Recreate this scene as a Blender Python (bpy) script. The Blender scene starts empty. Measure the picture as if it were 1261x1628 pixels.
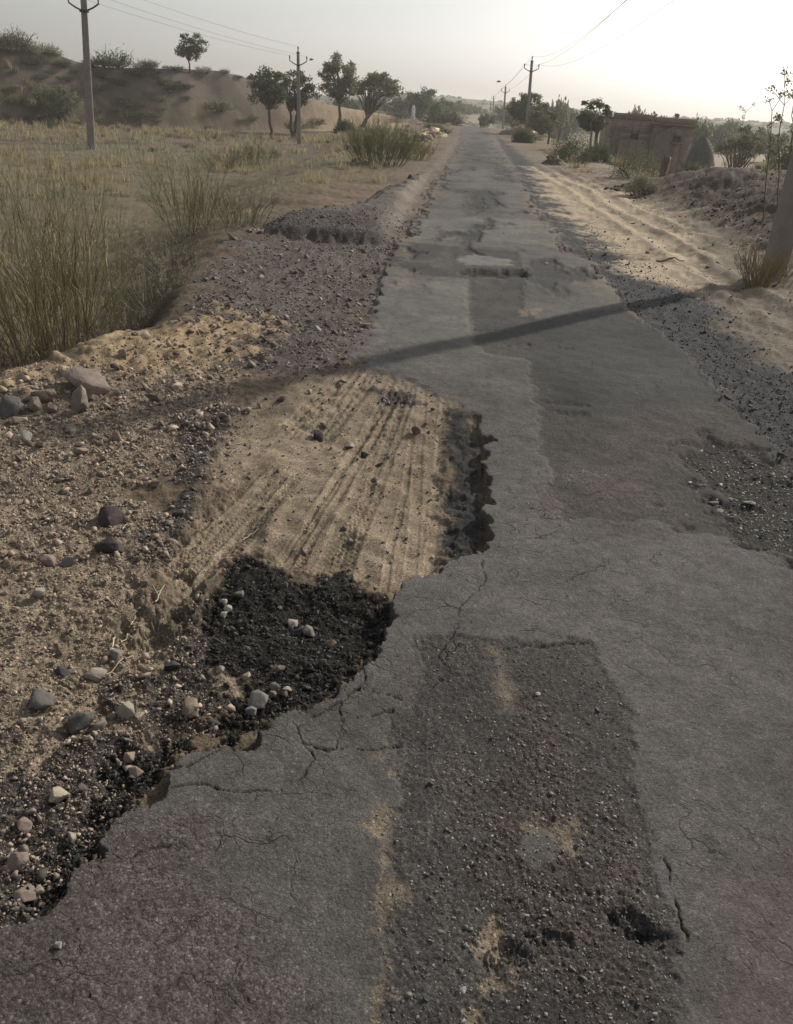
import bpy, bmesh, math, random
import numpy as np
from mathutils import Matrix, Vector
R_ = math.radians
rng = np.random.default_rng(7)
random.seed(7)

# ------------------------------------------------------------------ camera
W, H, F, HC = 1261.0, 1628.0, 1350.0, 1.6
ROLL = math.atan(.06); PITCH = math.atan((814-163)*math.cos(ROLL)/F); YAW = -0.0506
f0 = np.array([math.sin(YAW), math.cos(YAW), 0]); R0 = np.array([math.cos(YAW), -math.sin(YAW), 0]); ZU = np.array([0, 0, 1.])
FW = f0*math.cos(PITCH)-ZU*math.sin(PITCH); UP = f0*math.sin(PITCH)+ZU*math.cos(PITCH)
CX = math.cos(ROLL)*R0+math.sin(ROLL)*UP; CY = -math.sin(ROLL)*R0+math.cos(ROLL)*UP
sc = bpy.context.scene
cd = bpy.data.cameras.new('camera'); cam = bpy.data.objects.new('camera', cd); sc.collection.objects.link(cam)
m = Matrix([[CX[i], CY[i], -FW[i], (0, 0, HC)[i]] for i in range(3)]+[[0, 0, 0, 1]])
cam.matrix_world = m
cd.sensor_fit = 'VERTICAL'; cd.sensor_height = 24; cd.lens = F/H*24; cd.clip_start = .05; cd.clip_end = 6000
sc.camera = cam

# ------------------------------------------------------------------ sky, sun, exposure
SUN_AZ, SUN_EL = R_(41), R_(29)        # azimuth from +Y towards +X
w = bpy.data.worlds.new('World'); sc.world = w; w.use_nodes = True
nt = w.node_tree; nt.nodes.clear()
out = nt.nodes.new('ShaderNodeOutputWorld'); bg = nt.nodes.new('ShaderNodeBackground')
sky = nt.nodes.new('ShaderNodeTexSky'); sky.sky_type = 'NISHITA'; sky.sun_disc = False
sky.sun_elevation = SUN_EL; sky.sun_rotation = SUN_AZ; sky.air_density = 1.0; sky.dust_density = 2.5; sky.ozone_density = 1.0; sky.altitude = 0
hs = nt.nodes.new('ShaderNodeHueSaturation'); hs.inputs['Saturation'].default_value = .22
nt.links.new(sky.outputs[0], hs.inputs['Color']); nt.links.new(hs.outputs[0], bg.inputs[0]); nt.links.new(bg.outputs[0], out.inputs[0])
bg.inputs[1].default_value = .098
sl = bpy.data.lights.new('sun', 'SUN'); sl.energy = 3.4; sl.angle = R_(.8); sl.color = (1, .91, .78)
so = bpy.data.objects.new('sun', sl); sc.collection.objects.link(so)
sd_ = Vector((math.sin(SUN_AZ)*math.cos(SUN_EL), math.cos(SUN_AZ)*math.cos(SUN_EL), math.sin(SUN_EL)))
so.rotation_euler = sd_.to_track_quat('Z', 'Y').to_euler()
sc.view_settings.view_transform = 'Standard'; sc.view_settings.look = 'None'; sc.view_settings.exposure = .36; sc.view_settings.gamma = 1

# ------------------------------------------------------------------ helpers
def ray(px, py):
    d = (px-W/2)*CX-(py-H/2)*CY+F*FW
    return d
def G(px, py, z=0.):                    # pixel of the survey photo -> point on the plane z
    d = ray(px, py); t = (z-HC)/d[2]
    return (t*d[0], t*d[1])
def at(px, py, y):                      # point on the sight line at depth y
    d = ray(px, py); t = y/d[1]
    return np.array([t*d[0], y, HC+t*d[2]])
def poly(*pts):                         # ('w',x,y) = world, (px,py) = pixel on z=0
    return np.array([p[1:] if p[0] == 'w' else G(*p) for p in pts], dtype=float)

def hash2(ix, iy, seed):
    h = (ix.astype(np.int64)*374761393 + iy.astype(np.int64)*668265263 + seed*1274126177) & 0xffffffff
    h = ((h ^ (h >> 13))*1274126177) & 0xffffffff
    return (h ^ (h >> 16)) & 0xffff
def perlin(x, y, seed=0):
    ix = np.floor(x); iy = np.floor(y); fx = x-ix; fy = y-iy
    u = fx*fx*fx*(fx*(fx*6-15)+10); v = fy*fy*fy*(fy*(fy*6-15)+10)
    def g(dx, dy):
        a = hash2(ix+dx, iy+dy, seed)*(2*np.pi/65536)
        return np.cos(a)*(fx-dx)+np.sin(a)*(fy-dy)
    a, b, c, d = g(0, 0), g(1, 0), g(0, 1), g(1, 1)
    return 1.5*((a*(1-u)+b*u)*(1-v)+(c*(1-u)+d*u)*v)
def fbm(x, y, s, o=4, seed=0, gain=.5):
    r = 0; a = 1.
    for i in range(o):
        r = r+a*perlin(x*s, y*s, seed+i*17); a *= gain; s *= 2.03
    return r
def ss(a, b, x):
    t = np.clip((x-a)/(b-a), 0, 1); return t*t*(3-2*t)
def psd(P, x, y, margin):               # signed distance, positive inside
    out = np.full(x.shape, -margin)
    lo = P.min(0)-margin; hi = P.max(0)+margin
    k = np.nonzero((x > lo[0]) & (x < hi[0]) & (y > lo[1]) & (y < hi[1]))[0]
    if len(k) == 0: return out
    X = x[k]; Y = y[k]; d2 = np.full(len(k), 1e9); ins = np.zeros(len(k), bool)
    n = len(P)
    for i in range(n):
        a = P[i]; b = P[(i+1) % n]; e = b-a
        t = np.clip(((X-a[0])*e[0]+(Y-a[1])*e[1])/(e@e+1e-12), 0, 1)
        d2 = np.minimum(d2, (X-a[0]-t*e[0])**2+(Y-a[1]-t*e[1])**2)
        c = ((a[1] > Y) != (b[1] > Y))
        if c.any():
            xx = (b[0]-a[0])*(Y-a[1])/((b[1]-a[1]) if b[1] != a[1] else 1e-12)+a[0]
            ins ^= c & (X < xx)
    d = np.sqrt(d2); out[k] = np.where(ins, d, -d)
    return np.maximum(out, -margin)
def pline(P, x, y, margin=.3):
    out = np.full(x.shape, margin)
    lo = P.min(0)-margin; hi = P.max(0)+margin
    k = np.nonzero((x > lo[0]) & (x < hi[0]) & (y > lo[1]) & (y < hi[1]))[0]
    if len(k) == 0: return out
    X = x[k]; Y = y[k]; d2 = np.full(len(k), margin**2)
    for i in range(len(P)-1):
        a = P[i]; e = P[i+1]-a
        t = np.clip(((X-a[0])*e[0]+(Y-a[1])*e[1])/(e@e+1e-12), 0, 1)
        d2 = np.minimum(d2, (X-a[0]-t*e[0])**2+(Y-a[1]-t*e[1])**2)
    out[k] = np.sqrt(d2); return out

# ------------------------------------------------------------------ terrain height (large forms)
def tab(rows, k):                       # rows: (px, py, depth) -> u, crest height
    us = []; zs = []; ds = []
    for px, py, D in rows:
        p = at(px, py, D); us.append(p[0]/D); zs.append(p[2]); ds.append(D)
    return np.array(us), np.array(zs), np.array(ds)
HU, HZ, HD = tab([(-400, 40, 56), (-150, 46, 58), (0, 58, 60), (60, 73, 61), (120, 94, 62), (170, 104, 63), (230, 106, 64), (300, 108, 66), (350, 112, 68),
                  (400, 126, 70), (450, 146, 73), (520, 165, 78), (600, 180, 82), (680, 195, 84)], 0)
RU, RZ, RD = tab([(-300, 150, 520), (300, 156, 520), (560, 155, 520), (650, 150, 520), (700, 155, 520), (750, 160, 520), (850, 168, 520), (960, 180, 520),
                  (1100, 190, 520), (1261, 198, 520), (1700, 222, 520)], 0)
def base_z(x, y):
    z = np.zeros_like(x)
    # left embankment: near hollow behind the verge, then lower field
    edge = np.interp(y, [0, 4.8, 6.2, 8.2, 10.8, 13, 20, 30, 60, 120, 200], [-4.2, -2.75, -2.15, -2.4, -2.6, -3.2, -3.4, -3.2, -4.6, -6, -8])
    edge = edge+.12*perlin(x*.9, y*.9, 3)
    t = edge-x                          # distance beyond the edge
    depth = np.interp(y, [0, 6, 12, 20, 60, 100], [.55, .75, .6, .75, .75, .4])
    width = np.interp(y, [0, 7, 12, 25, 100], [.8, .8, 2.5, 4, 9])
    z = z-depth*ss(0, 1, t/width)
    # crest bump of the verge
    z = z+.06*np.exp(-((t+.25)/.3)**2)*ss(9, 6, y)
    # right: berm then lower field
    k = ss(3.7, 6.0, x)*ss(27, 21, y)*ss(5, 9, y)
    z = z+(.76+.16*perlin(x*.5, y*.35, 9)+.03*perlin(x*2.6, y*2.6, 10))*k
    z = z-1.0*ss(6.6, 11, x)*ss(3, 8, y)-.6*ss(4.5, 9, x)*ss(24, 34, y)
    z = z+.5*ss(60, 100, np.hypot(x, y))*ss(6, 14, x)
    # dip of the road beyond the crest
    z = z-.5*ss(82, 100, y)*ss(190, 130, y)*ss(-12, -5, x)*ss(14, 8, x)
    yy = np.maximum(y, 1.)
    u = x/yy
    # dune on the left
    zc = np.interp(u, HU, HZ); Dc = np.interp(u, HU, HD)
    face = z+(y-(Dc-(zc-z)/.84))*.84
    crest = zc-(y-Dc)*.05+.15*perlin(x*.15, y*.15, 5)
    dz = np.minimum(face+.35*perlin(x*.25, y*.25, 6)*ss(0, 2, face-z), crest)
    s = .5
    hmask = (y > 20) & (u < .02)
    hh = np.where(hmask, np.maximum(z, dz-0.03*s), z)
    fade = ss(.0, -.035, u)
    z = z*(1-fade)+hh*fade
    # far ridge
    zr = np.interp(u, RU, RZ)
    r = np.hypot(x, y)
    z = np.where(y > 0, z+(np.maximum(zr, 1)+.6-z)*ss(230, 520, y), z)
    return z

# ------------------------------------------------------------------ surface zones, nearest first in detail
C = dict(smooth=(.098,.093,.089), rough=(.060,.058,.057), dusty=(.098,.086,.083), dark=(.046,.047,.048), black=(.022,.021,.020), tar=(.040,.039,.039),
         sand=(.235,.190,.138), orange=(.30,.228,.145), purple=(.120,.102,.093), pebble=(.25,.20,.15), dkgrav_shade=(.070,.062,.060),
         blue=(.046,.048,.053), track=(.165,.138,.108), bright=(.34,.28,.20), berm=(.075,.060,.050), pit=(.040,.039,.038), redd=(.082,.071,.065),
         lite=(.122,.119,.111), midtan=(.17,.14,.105), pale=(.165,.16,.15), patch=(.072,.069,.067), turf=(.130,.108,.068), earth=(.155,.122,.088), soilr=(.12,.08,.06))
ASPH = poly((745,190),(738,203),(731,225),(720,250),(705,270),(690,290),(668,330),(640,380),(606,440),(600,480),(585,520),(572,552),(575,580),(610,596),(660,612),(705,630),(748,652),(757,688),(783,698),(765,712),(770,760),
    (775,850),(745,880),(690,905),(640,935),(622,960),(626,990),(592,1050),(545,1095),(450,1140),(390,1165),(300,1190),(262,1225),(250,1250),(200,1290),(130,1370),(60,1440),
    ('w',-1.0,1.05),('w',-1.05,.6),('w',-1.0,-1),('w',-.9,-12),('w',2.0,-12),('w',2.1,0),('w',2.0,2.5),('w',1.95,3.8),(1261,760),(1235,700),(1150,640),(1130,600),(1090,560),(1040,520),
    (1000,490),(985,470),(940,410),(900,395),(880,370),(850,325),(820,270),(800,240),(782,215),(775,190))
# name, polygon, colour, softness, warp a(0.5m) b(0.1m) c(0.02m), dz, agg(speckle) , rough(bump)
Z = []
def zone(n, P, c, soft=.05, a=.0, b=.05, c_=.0, dz=0, agg=.5, rough=.5): Z.append((n, P, C[c], soft, a, b, c_, dz, agg, rough))
zone('turf', poly(('w',-3.5,9),('w',-3.1,14),('w',-2.4,20),('w',-2.3,30),('w',-4,40),('w',-14,42),('w',-22,30),('w',-14,12),('w',-6,8)), 'turf', 1.2, .8, .3, 0, 0, .3, .5)
zone('lverge', poly((738,200),(728,215),(700,250),(650,290),(560,330),(430,345),(330,430),(280,520),(290,600),(575,590),(610,480),(650,380),(700,290),(745,200)), 'purple', .15, .3, .15, .05, 0, .9, .9)
zone('lverge_sand', poly((728,215),(690,255),(640,310),(630,380),(660,340),(690,290),(715,250),(735,215)), 'track', .12, .2, .15, .03, 0, .7, .6)
zone('mound', poly((428,372),(425,350),(470,343),(540,347),(600,365),(640,385),(560,384),(480,376)), 'dkgrav_shade', .06, .0, .06, .03, 0, .6, .9)  # gravel, its dark tone also painting the shade of the step facing the camera
zone('pebble', poly((-300,600),(0,597),(130,578),(260,545),(400,590),(340,640),(300,720),(250,860),(215,1000),(150,1300),(0,1480),('w',-2,.6),('w',-4,0),('w',-5,4)), 'pebble', .1, .25, .1, .03, .0, .8, 1.)
zone('orange', poly((-200,585),(0,592),(120,568),(260,515),(330,505),(430,520),(410,570),(300,590),(150,592),(0,625),(-200,640)), 'orange', .10, .3, .25, .06, 0.01, .4, .8)
zone('dstrip', poly((330,650),(395,640),(375,690),(330,760),(300,830),(250,880),(240,830),(265,770),(285,700)), 'dkgrav_shade', .06, .15, .12, .05, .0, 1., 1.)
zone('sand', poly((480,600),(560,585),(640,600),(715,640),(720,700),(715,860),(650,925),(560,900),(470,885),(380,865),(330,905),(245,1010),(215,990),(290,870),(350,730),(400,650)), 'sand', .06, .14, .10, .03, -.03, .7, .5)
zone('lowgravel', poly((215,990),(330,920),(600,930),(640,935),(625,990),(590,1060),(450,1150),(240,1250),(60,1450),(-50,1500),('w',-1.4,.8),('w',-1.6,2),(60,1000)), 'redd', .08, .25, .15, .06, -.02, 1., 1.)
zone('midsand', poly((0,950),(60,900),(160,930),(330,960),(300,1060),(215,1130),(150,1180),(60,1160),(0,1100)), 'sand', .10, .35, .3, .06, -.02, .7, .8)
zone('shoulder', poly((790,215),(853,262),(922,330),(1000,400),(1080,452),(1165,505),(1261,590),(1400,670),('w',3.2,3),('w',3.0,0),('w',1.8,0),('w',1.9,3.8),(1261,760),(1150,650),(1090,575),(985,480),(870,370),(810,270)), 'blue', .16, .2, .15, .05, 0, 1., .9)
zone('bright', poly((840,262),(905,282),(1000,310),(1050,335),(1100,390),(1165,440),(1100,455),(1010,430),(930,365),(870,310)), 'bright', .25, .4, .3, .05, 0, .3, .5)
zone('asphalt', ASPH, 'smooth', .006, .0, .05, .018, 0, .45, .32)
zone('upperrough', poly((625,392),(650,385),(822,400),(832,432),(745,442),(612,432)), 'rough', .01, 0, .03, .01, -.008, .6, .45)
zone('midrough', poly((745,432),(835,432),(830,480),(848,510),(985,490),(1030,515),(1090,560),(1150,640),(1300,740),(1400,900),(1240,880),(1110,850),(1040,828),(900,828),(880,780),(862,700),(855,650),(845,600),(840,572),(770,560),(750,540),(742,500)), 'rough', .015, 0, .04, .015, -.009, .6, .45)
zone('midreddish', poly((990,680),(1130,680),(1200,700),(1100,730),(1060,800),(930,800),(900,740)), 'redd', .25, .35, .2, .04, 0, .8, .6)
zone('darkblue', poly((850,520),(985,495),(1090,560),(1150,632),(1000,640),(880,640),(855,600)), 'dark', .08, .1, .06, .02, 0, .35, .25)
zone('dark2', poly((740,300),(792,300),(798,342),(815,345),(812,352),(735,348)), 'rough', .12, 0.05, .12, .01, -.006, .5, .3)
zone('dark3', poly((742,225),(775,225),(790,262),(800,270),(735,268),(735,245)), 'rough', .4, 0.25, .2, .01, 0, .4, .3)
zone('lite1', poly((640,345),(850,345),(880,372),(870,385),(650,382)), 'lite', .25, 0.2, .2, .01, 0, .3, .15)
zone('lite3', poly((612,440),(742,442),(750,540),(590,545),(600,480)), 'lite', .05, 0, .05, .01, 0, .3, .15)
zone('lite2', poly((722,412),(752,403),(815,412),(812,423),(745,420)), 'pale', .05, .03, .08, .01, .008, .2, .1)
zone('hole1', poly((735,426),(830,430),(832,438),(790,440),(730,434)), 'pit', .03, .05, .10, .02, -.05, .7, .8)  # dark colour paints the shading inside this small pothole
zone('frontrough', poly((665,1020),(720,1008),(800,1016),(945,1020),(962,1080),(990,1180),(1010,1260),(1050,1370),(1090,1490),('w',.52,.95),('w',.55,.2),('w',-.05,.2),(585,1628),(608,1450),(618,1300),(622,1200),(640,1110)), 'patch', .018, 0.03, .05, .016, -.006, .75, .6)
zone('frontred', poly((800,1060),(860,1120),(900,1200),(900,1260),(960,1300),(1030,1400),(1090,1500),('w',.52,.95),('w',.3,.7),(860,1600),(800,1450),(840,1330),(780,1260),(840,1180)), 'redd', .10, .22, .16, .04, 0, .9, .9)
zone('patchlite', poly((830,1330),(860,1320),(890,1335),(885,1365),(850,1380),(825,1360)), 'smooth', .01, 0, .02, .01, 0, .3, .2)
zone('sandstreak1', poly((783,1030),(797,1035),(815,1085),(818,1130),(798,1128),(790,1080)), 'track', .03, 0, .015, .012, 0, .4, .3)
zone('sandstreak2', poly((765,1440),(800,1450),(812,1500),(800,1560),(760,1628),('w',.03,.9),(745,1628),(770,1540)), 'sand', .02, 0, .04, .03, -.006, .6, .6)
zone('sandstreak3', poly((820,1300),(850,1295),(850,1320),(822,1325)), 'midtan', .015, 0, .03, .03, 0, .6, .6)
zone('sandstreak4', poly((880,1320),(915,1310),(915,1350),(890,1352)), 'midtan', .015, 0, .03, .03, 0, .6, .6)
zone('sandstreak5', poly((612,1200),(626,1200),(618,1380),(602,1628),(594,1628),(608,1400)), 'midtan', .035, 0, .05, .04, 0, .5, .4)
zone('sandstreak6', poly((828,490),(862,492),(860,502),(825,502)), 'track', .03, 0, .03, .02, 0, .5, .4)
zone('sandstreak7', poly((640,1040),(665,1060),(655,1130),(640,1110)), 'dusty', .02, 0, .03, .02, 0, .5, .4)
zone('dusty', poly((-50,1500),(60,1430),(200,1300),(330,1300),(350,1400),(430,1480),(470,1628),('w',-.2,.8),('w',-1.1,.7)), 'dusty', .10, .2, .08, .03, -.002, .8, .5)
zone('dusty2', poly((1100,1380),(1261,1330),('w',1.2,1.4),('w',1.2,.9),('w',.5,.9),(1110,1500)), 'dusty', .08, .1, .04, .02, 0, .4, .25)
zone('pit', poly((1078,720),(1130,700),(1200,715),(1261,735),(1380,790),(1380,880),(1261,868),(1180,842),(1110,795)), 'pit', .14, .25, .18, .05, -.026, .9, 1.)
zone('black', poly((385,865),(440,882),(478,896),(505,885),(535,880),(575,900),(605,932),(640,936),(622,960),(626,990),(592,1050),(545,1095),(450,1140),(390,1165),(340,1180),(320,1130),(350,1090),(300,1060),(330,1000),(318,950),(350,900)), 'black', .025, .06, .07, .05, -.008, .8, 1.)
zone('black2', poly((150,1190),(230,1140),(340,1150),(390,1165),(300,1190),(262,1225),(200,1290),(120,1380),(60,1440),(50,1400),(130,1300),(190,1240)), 'black', .03, .08, .09, .05, -.012, .9, 1.)
zone('blsand', poly((330,1045),(400,1020),(440,1035),(425,1075),(370,1085),(330,1070)), 'sand', .03, .08, .08, .04, 0, .8, .7)
zone('blsand2', poly((190,1060),(260,1085),(235,1130),(280,1120),(250,1160),(190,1150)), 'sand', .03, .08, .08, .04, 0, .6, .6)
zone('tar', poly((712,645),(748,650),(757,688),(783,698),(765,712),(770,760),(775,850),(745,880),(722,885),(706,850),(716,800),(708,770),(722,730),(705,700)), 'tar', .03, .04, .05, .03, 0, .5, .9)
zone('pitdark1', poly((590,618),(650,625),(670,640),(620,640)), 'dkgrav_shade', .04, .05, .08, .03, -.01, .8, .9)
CRACKS = [poly(*c) for c in [
 [(270,1252),(330,1248),(380,1262),(440,1258),(480,1235),(500,1205),(485,1180),(470,1150)],
 [(330,1170),(360,1185),(300,1215),(270,1225)], [(480,1180),(530,1190),(545,1150),(540,1110)], [(540,1190),(600,1190),(640,1180)],
 [(575,1062),(580,1085),(545,1110),(500,1135)], [(640,1110),(600,1100),(580,1085)], [(720,1010),(735,960),(770,930),(768,890)],
 [(720,1010),(700,1040),(715,1060),(690,1090)], [(780,1030),(840,1025),(940,1020)], [(1060,1370),(1075,1440),(1090,1492)],
 [(960,1440),(1000,1470),(1045,1490)],[(800,545),(830,552)],[(880,545),(915,552)],[(1120,700),(1180,745)], [(620,1130),(590,1135),(560,1140)],[(210,1365),(240,1350),(270,1345)]]]
LUMPS = [((840,545),.05,.03,-.03),((905,552),.10,.02,-.02),((1000,1465),.05,.035,-.03),((1030,1485),.05,.025,-.025),((810,1510),.04,.03,-.025),((870,1490),.06,.02,-.02),((780,1530),.03,.02,-.02),
         ((900,640),.15,.05,-.02),((910,655),.12,.04,-.02),((1160,800),.15,.07,-.02),((1230,760),.15,.06,-.02),((770,330),.18,.12,-.03),((812,341),.12,.08,-.03)]

def surface(x, y, detail=True):
    n = len(x); r = np.hypot(x, y)
    z = base_z(x, y)
    nA = fbm(x, y, 1.1, 2, 21); nB = fbm(x, y, 7, 2, 31); nC = .8*fbm(x, y, 21, 4, 41, .72)
    near = ss(60, 20, r)
    # base colour of the country
    f1 = fbm(x, y, .09, 4, 51); f2 = fbm(x, y, .5, 4, 55); f3 = fbm(x, y, 2.5, 3, 59)
    col = np.empty((n, 3)); col[:] = C['earth']
    def mixin(c, wgt): 
        col[:] = col*(1-wgt[:, None])+np.array(c)*wgt[:, None]
    left = ss(-1, -3, x)
    mixin(C['turf'], left*ss(.0, .5, f1+.6*f2+.6*f3)*.7)
    mixin(C['soilr'], ss(.05, .45, f2+.4*f3)*.75*ss(0, 12, y))
    mixin((.075, .055, .045), left*ss(.25, .6, fbm(x, y, .22, 4, 58))*ss(12, 18, y)*.8)
    mixin((.22, .155, .115), ss(.2, .6, -f1)*.5)
    mixin((.075, .062, .045), left*np.clip(ss(-.15, .5, fbm(x, y*1.8, .45, 5, 511, .62)), 0, 1)*.85)
    # right side
    rt = ss(1.6, 2.6, x)
    mixin(C['track'], rt*ss(45, 30, y)); mixin((.23, .19, .14), rt*ss(9.5, 11.5, y)*ss(45, 30, y)*ss(-.3, .4, f2+.2)*.8); mixin(C['bright'], ss(8, 12, x)*ss(20, 30, y)*ss(150, 90, y)*.8)
    bm = ss(3.9, 4.8, x+.5*f3)*ss(28, 22, y)*ss(10, 11.5, y+1.5*f3)*ss(8.5, 7.5, x); mixin(C['berm'], bm*(.95+.3*f3).clip(0,1))
    mixin((.13, .085, .07), ss(3.4, 3.0, np.abs(x-4.4))*ss(20, 24, y)*ss(34, 30, y)*ss(0, .4, f3+.2)*.8)
    hill = ss(.6, 1.6, base_z(x, y)+0*x)*ss(.0, -.05, x/np.maximum(y, 1))*(y > 30)*ss(110, 80, r)
    mixin((.138, .112, .098), hill*ss(1.2,-.2, (y-np.interp(x/np.maximum(y,1), HU, HD))/2.)); mixin((.075, .065, .05), hill*ss(.0, .4, fbm(x, y, .35, 3, 77)+.3*ss(-.36, -.5, x/np.maximum(y, 1)))*.8)  # dune face up to the crest: shade deepened in the colour; then dark mottles
    mixin((.34, .26, .17), ss(62, 70, y)*ss(-14, -10, x)*ss(-4.5, -6, x)*ss(95, 80, y)*.9)
    mixin((.085, .09, .06), ss(88, 150, r)*(.75+.25*np.clip(f1*2, -1, 1)))
    mixin((.30, .245, .19), ss(2.6, 1.4, np.abs(x-1.0-.004*y))*ss(86, 92, y)*ss(300, 150, y)*.8)
    agg = np.full(n, .6); rough = np.full(n, .8); wt = {}
    zz = np.zeros(n)
    for (nm, P, c, soft, a, b, c_, dz, ag, ro) in Z:
        mg = soft+a+b+c_+.4
        s = psd(P, x, y, mg)
        k = np.nonzero(s > -mg)[0]
        wv = np.zeros(n)
        if len(k):
            e = s[k]+a*nA[k]+b*nB[k]+c_*nC[k]
            sf = soft
            if nm == 'asphalt':
                fz = ss(4.1, 4.9, y[k])*ss(7.4, 6.6, y[k])*ss(.25, 0, x[k]); sf = soft+.10*fz; e = e+.12*nB[k]*fz+(.16*nA[k]+.13*nB[k])*ss(8, 11, y[k])
            wv[k] = ss(-sf, sf, e)
        if nm == 'asphalt':
            for q in wt: wt[q] = wt[q]*(1-wv)
        if nm in ('black', 'black2', 'tar', 'pit'):
            gone = wv*(1-wt['asphalt']) if nm != 'pit' else wv
            wv = gone
        if nm in ('black', 'black2', 'tar'):
            for q in ('sand', 'lowgravel', 'midsand'): wt[q] = wt[q]*(1-wv)
        wt[nm] = wv
        mixin(c, wv); agg = agg*(1-wv)+ag*wv; rough = rough*(1-wv)+ro*wv
        if nm == 'asphalt':
            zz = zz*(1-wv)
        zz = zz+dz*wv
    A = wt['asphalt']
    pn = fbm(x*1.3, y*.45, 1.0, 4, 401, .6); pf = ss(7.5, 9.5, y)*ss(90, 60, y)*A*(1-.9*wt['lite2'])*(1-.9*wt['hole1'])
    mixin(C['rough'], ss(.12, .3, pn)*pf*.8); mixin(C['dark'], ss(.38, .5, pn)*pf*.8); mixin(C['lite'], ss(-.35, -.6, pn)*pf*.4); zz = zz-.02*ss(.40, .5, pn)*pf
    mixin(C['track'], ss(.1, .45, fbm(x, y, 1.7, 3, 405)+.5*ss(.35, .05, psd(ASPH, x, y, .6)))*pf*ss(.6, .1, psd(ASPH, x, y, .6))*.6)
    rough = np.maximum(rough, ss(.12, .3, pn)*pf*.6)
    zz = np.where((y > 4) & (x < .4), zz*(1-.8*ss(4.0, 4.9, y)*(1-A)), zz)
    near_r = ss(1.2, 0.2, psd(ASPH, x, y, 1.5)*-1)
    tope = 1-.85*ss(4.0, 4.9, y)*ss(7.6, 6.8, y)*(x < .4)
    z = z-.03*(1-A)*ss(90, 60, y)*tope                       # the carriageway stands proud of the verges
    z = z-.035*(1-A)*ss(.9, .1, -psd(ASPH, x, y, 1.))*ss(2.2, 2.6, y)*ss(5.0, 4.0, y)*(x < 1)
    # asphalt skirt in the tar zone: broken lip
    if detail:
        un = 1-A
        soft_g = un*near
        z = z+soft_g*(.02*nA+.012*nB)
        z = z+A*(.010*nA+.003*nB)*ss(30, 15, r)
        fine = ss(9, 3, r)
        g1 = perlin(x*60, y*60, 91); g2 = perlin(x*130, y*130, 93)
        z = z+fine*(rough**1.5)*(.0045*g1+.0028*g2)*(1-.8*wt['sand'])
        z = z+ss(14, 7, r)*rough*un*.008*perlin(x*22, y*22, 95)*(1-.9*wt['sand'])
        # tyre marks in the dust
        S = wt['sand']
        tr = np.zeros(n); tg = np.random.default_rng(12); u_ = x+.015*perlin(y*.9, y*0+1, 12)
        for q in range(21):
            a_ = tg.uniform(-1.1, .18); b_ = -a_*.17+tg.normal(0, .018); c2_ = tg.normal(0, .006); wd = tg.choice([.018, .028, .045, .055]); dep = tg.uniform(.4, 1.25)
            d = u_-(a_+b_*(y-3.2)+c2_*(y-3.2)**2)+.008*perlin(y*3, y*0+q, 14)
            on = ss(-.15, .15, perlin(y*.5+q*3.1, y*0+q, 16)+.28)
            prof = -.0045*ss(wd, wd*.7, np.abs(d))+.0030*np.exp(-((np.abs(d)-wd*1.1)/.007)**2)
            if wd > .04: prof = prof+.0030*ss(wd*.85, wd*.6, np.abs(d))*np.sign(np.sin(y*2*np.pi/tg.uniform(.026, .034)+np.abs(d)*90))
            tr += prof*dep*on
        z = z+np.maximum(S, .5*wt['lowgravel'])*tr*ss(.7, .2, nA)
        # sand heap
        px, py = G(432, 815); z = z+.03*np.exp(-((x-px-.02*(y-py))/.035)**2-((y-py)/.18)**2)
        # ruts of the sandy track at right
        B = ss(1.9, 2.6, x)*ss(6, 9, y)*ss(34, 26, y)*(1-A)*(1-bm)
        u = x-np.interp(y, [7, 10, 15, 22, 30], [3.2, 3.1, 2.9, 2.7, 2.3])
        for u0, wd, dp in [(-.55,.16,.018),(.0,.14,.035),(.5,.16,.045),(.85,.1,.015)]:
            d = u-u0+.16*perlin(y*.35, y*0+u0*7, 15)+.05*perlin(y*1.7, y*0+u0*7, 19)
            z = z+B*(-dp*.8*np.exp(-(d/wd)**2)+dp*.6*np.exp(-((np.abs(d)-wd*1.9)/(.5*wd))**2))
        z = z+B*(.015*fbm(x, y, 6, 4, 16, .6)+.006*perlin(x*2.5, y*1.0, 28)-.02*ss(.35, .6, perlin(x*3.3, y*2.2, 29)))
        z = z+bm*(.06*perlin(x*.9, y*.9, 17)-.05*np.abs(perlin(x*.7+.4*perlin(x*2, y*2, 30), y*2.6, 27))+.035*fbm(x+.3*y, y*.6, 4, 5, 18, .68))
        z = z+left*ss(60, 30, r)*(.05*f2+.02*f3)*ss(.4, 1.5, np.abs(x+.7))*(1-A)
        z = z+wt['orange']*.015*nB
    # mound of the side track at left
    mp = psd(poly((426,372),(425,352),(470,343),(560,330),(700,262),(690,290),(650,370),(635,386),(560,384),(480,378)), x, y, .8)
    z = z+.055*ss(.15, .25, mp+.10*nA+.05*nB)*ss(-.85, -1.15, x)+.075*ss(-.05, .10, mp+.08*nB+.10*nA)*ss(-.85, -1.15, x)
    # cracks
    crk = np.zeros(n)
    wx = x+.012*perlin(x*14, y*14, 61)+.005*perlin(x*45, y*45, 62); wy = y+.012*perlin(x*14+5, y*14, 63)+.005*perlin(x*45+5, y*45, 64)
    for P in CRACKS:
        d = pline(P, wx, wy, .1)
        crk = np.maximum(crk, ss(.0036, .0010, d*(1+.8*nC))*ss(-.5, .1, nB+.25))
    crk *= A
    mixin((.025, .024, .023), crk*.8); z = z-crk*.005
    for (pp, sx, sy, dd) in LUMPS:
        px, py = G(*pp); g = np.exp(-((x-px)/sx)**2-((y-py)/sy)**2)*(1+.8*nB)
        g = g*(1+.9*nC); z = z+.55*dd*ss(.15, .8, g)
        mixin(C['pit'], ss(.3, .8, g)*.45)
    z = z+zz
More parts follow.
